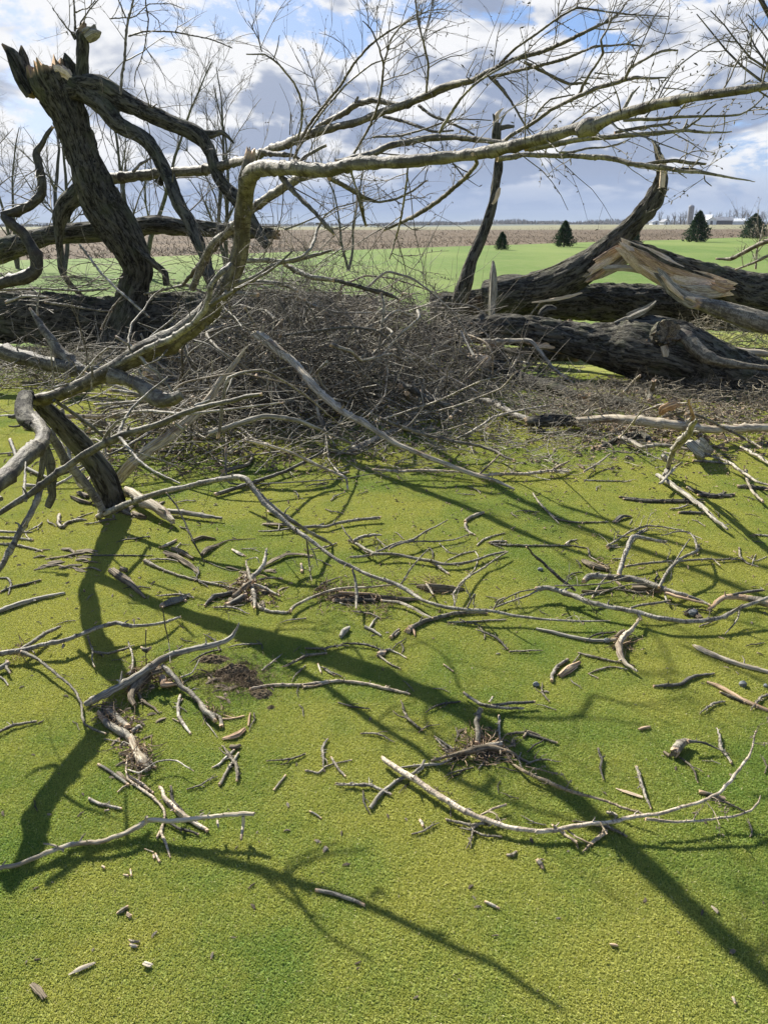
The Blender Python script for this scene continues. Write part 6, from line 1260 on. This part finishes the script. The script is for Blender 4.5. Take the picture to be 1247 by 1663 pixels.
    mass(460, (-2.2, 1.3), (6.3, 9.3), lambda x, y: pile_h(x, y)+.42, .9, (.4, 1.3), (.0018, .004), 'twig_tangle', 'sky', .5, 'fine grey shoots standing out of the top of the brush pile', .75)
    mass(640, (-4.2, 2.0), (5.9, 9.0), lambda x, y: pile_h(x, y)+.12, .8, (.5, 1.4), (.0025, .006), 'twig_tangle', 'limb', .45, 'longer pale strands arching over the brush pile', .3)
    fl = lambda x, y: .10*np.exp(-(((x-.9-(y-6)*.25)/1.3)**4))*np.clip(1-((y-6.4)/1.75)**2, 0, 1)
    mass(900, (-.9, 2.6), (4.7, 8.2), fl, .09, (.15, .7), (.0016, .004), 'twig_litter', 'twig', .12, 'thin twigs scattered flat on the grass right of the brush pile')
    fl2 = lambda x, y: .16*np.clip(1-((y-7.0-(.25*(x-3)))/1.5)**2, 0, 1)*sstep(1.1, 1.9, x)
    mass(1500, (1.2, 5.2), (5.2, 8.6), fl2, .14, (.12, .6), (.002, .005), 'twig_litter', 'twig', .15, 'broken twigs littering the ground before the logs at the right')
    fl3 = lambda x, y: .2*np.clip(1-((y-8.9)/1.5)**2, 0, 1)
    mass(1100, (-5.2, -1.2), (7.3, 10.4), fl3, .18, (.15, .8), (.002, .006), 'twig_litter', 'twig', .18, 'twigs and bark bits littering the ground before the far left log')
    fl4 = lambda x, y: .55*np.clip(1-((y-9.8)/1.1)**2, 0, 1)*np.clip((x-3.0)/1.0, 0, 1)
    mass(650, (3.0, 6.5), (8.6, 10.8), fl4, .4, (.15, .8), (.002, .005), 'twig_litter', 'twig', .5, 'pale twig tangle between the furrowed log and the torn logs', .3)
    fl5 = lambda x, y: 1.05+.12*np.sin(x*3)+0*y
    mass(320, (-5.5, -.6), (10.2, 10.7), fl5, .5, (.3, 1.2), (.003, .007), 'twig_litter', 'twig', .12, 'thin sticks strewn over the top of the far left log')
pile()

def flakes(n, fn, lab, size=(.012, .05), mat=None):
    """small curled bark and leaf scraps too many to count"""
    P = fn(n); n = len(P); a = rng.uniform(0, 2*pi, n); l = rng.uniform(*size, n); w = l*rng.uniform(.25, .6, n); t = rng.uniform(-.5, .5, n)
    u = np.stack([np.cos(a), np.sin(a), t], -1)*l[:, None]/2; v = np.stack([-np.sin(a), np.cos(a), rng.uniform(-.6, .6, n)], -1)*w[:, None]/2
    up = np.array([0, 0, 1.0])*(w*rng.uniform(.25, .6, n))[:, None]
    V = np.stack([P-u-v*.6, P+u-v*.5, P+u*1.1+v*.5, P-u+v, P+up-u*.4, P+up+u*.5], 1).reshape(-1, 3); k = np.arange(n)[:, None]*6
    mb = MB(); mb.add(V, np.vstack([np.hstack([k, k+1, k+5, k+4]), np.hstack([k+3, k+4, k+5, k+2])]), np.vstack([np.hstack([k, k+4, k+3]), np.hstack([k+1, k+2, k+5])]))
    tag(mb.build('bark_litter', mat or M_LITTER, smooth=False), lab, 'litter', kind='stuff')
def region(x0, x1, y0, y1, dens):
    def f(n):
        x = rng.uniform(x0, x1, n); y = rng.uniform(y0, y1, n); ok = rng.random(n) < dens(x, y); return np.stack([x[ok], y[ok], rng.uniform(0, .02, ok.sum())], -1)
    return f
flakes(17000, region(1.0, 5.6, 5.0, 8.8, lambda x, y: sstep(1.0, 2.2, x)*np.clip(1-((y-7.0-.25*(x-3))/1.6)**2, 0, 1)*(.3+.9*vnoise(np.stack([x*3, y*3, x*0], -1), 3))), 'brown bark and leaf litter spread before the logs at the right', (.015, .075))
flakes(9000, region(-2.3, 2.2, 4.8, 9.6, lambda x, y: np.clip(pile_h(x, y)*3+.12, 0, 1)), 'brown bark and leaf litter under the brush pile')
flakes(5000, region(-5.5, -1.2, 7.6, 10.2, lambda x, y: np.clip(1-((y-9.0)/1.4)**2, 0, 1)), 'bark crumbs and leaf scraps before the far left log')
flakes(9000, region(-2.8, 4.6, 5.0, 8.2, lambda x, y: np.clip(1-((y-6.6)/1.7)**2, 0, 1)*(.2+1.0*vnoise(np.stack([x*2, y*3, x*0], -1), 13))), 'brown crumbs of bark lying along the foot of the brush pile', (.012, .055))
flakes(17000, region(-2.6, 4.2, 2.3, 8.0, lambda x, y: sstep(2.4, 6.5, y)*.8+.04), 'tiny scraps of bark sprinkled over the farther half of the green', (.006, .026))
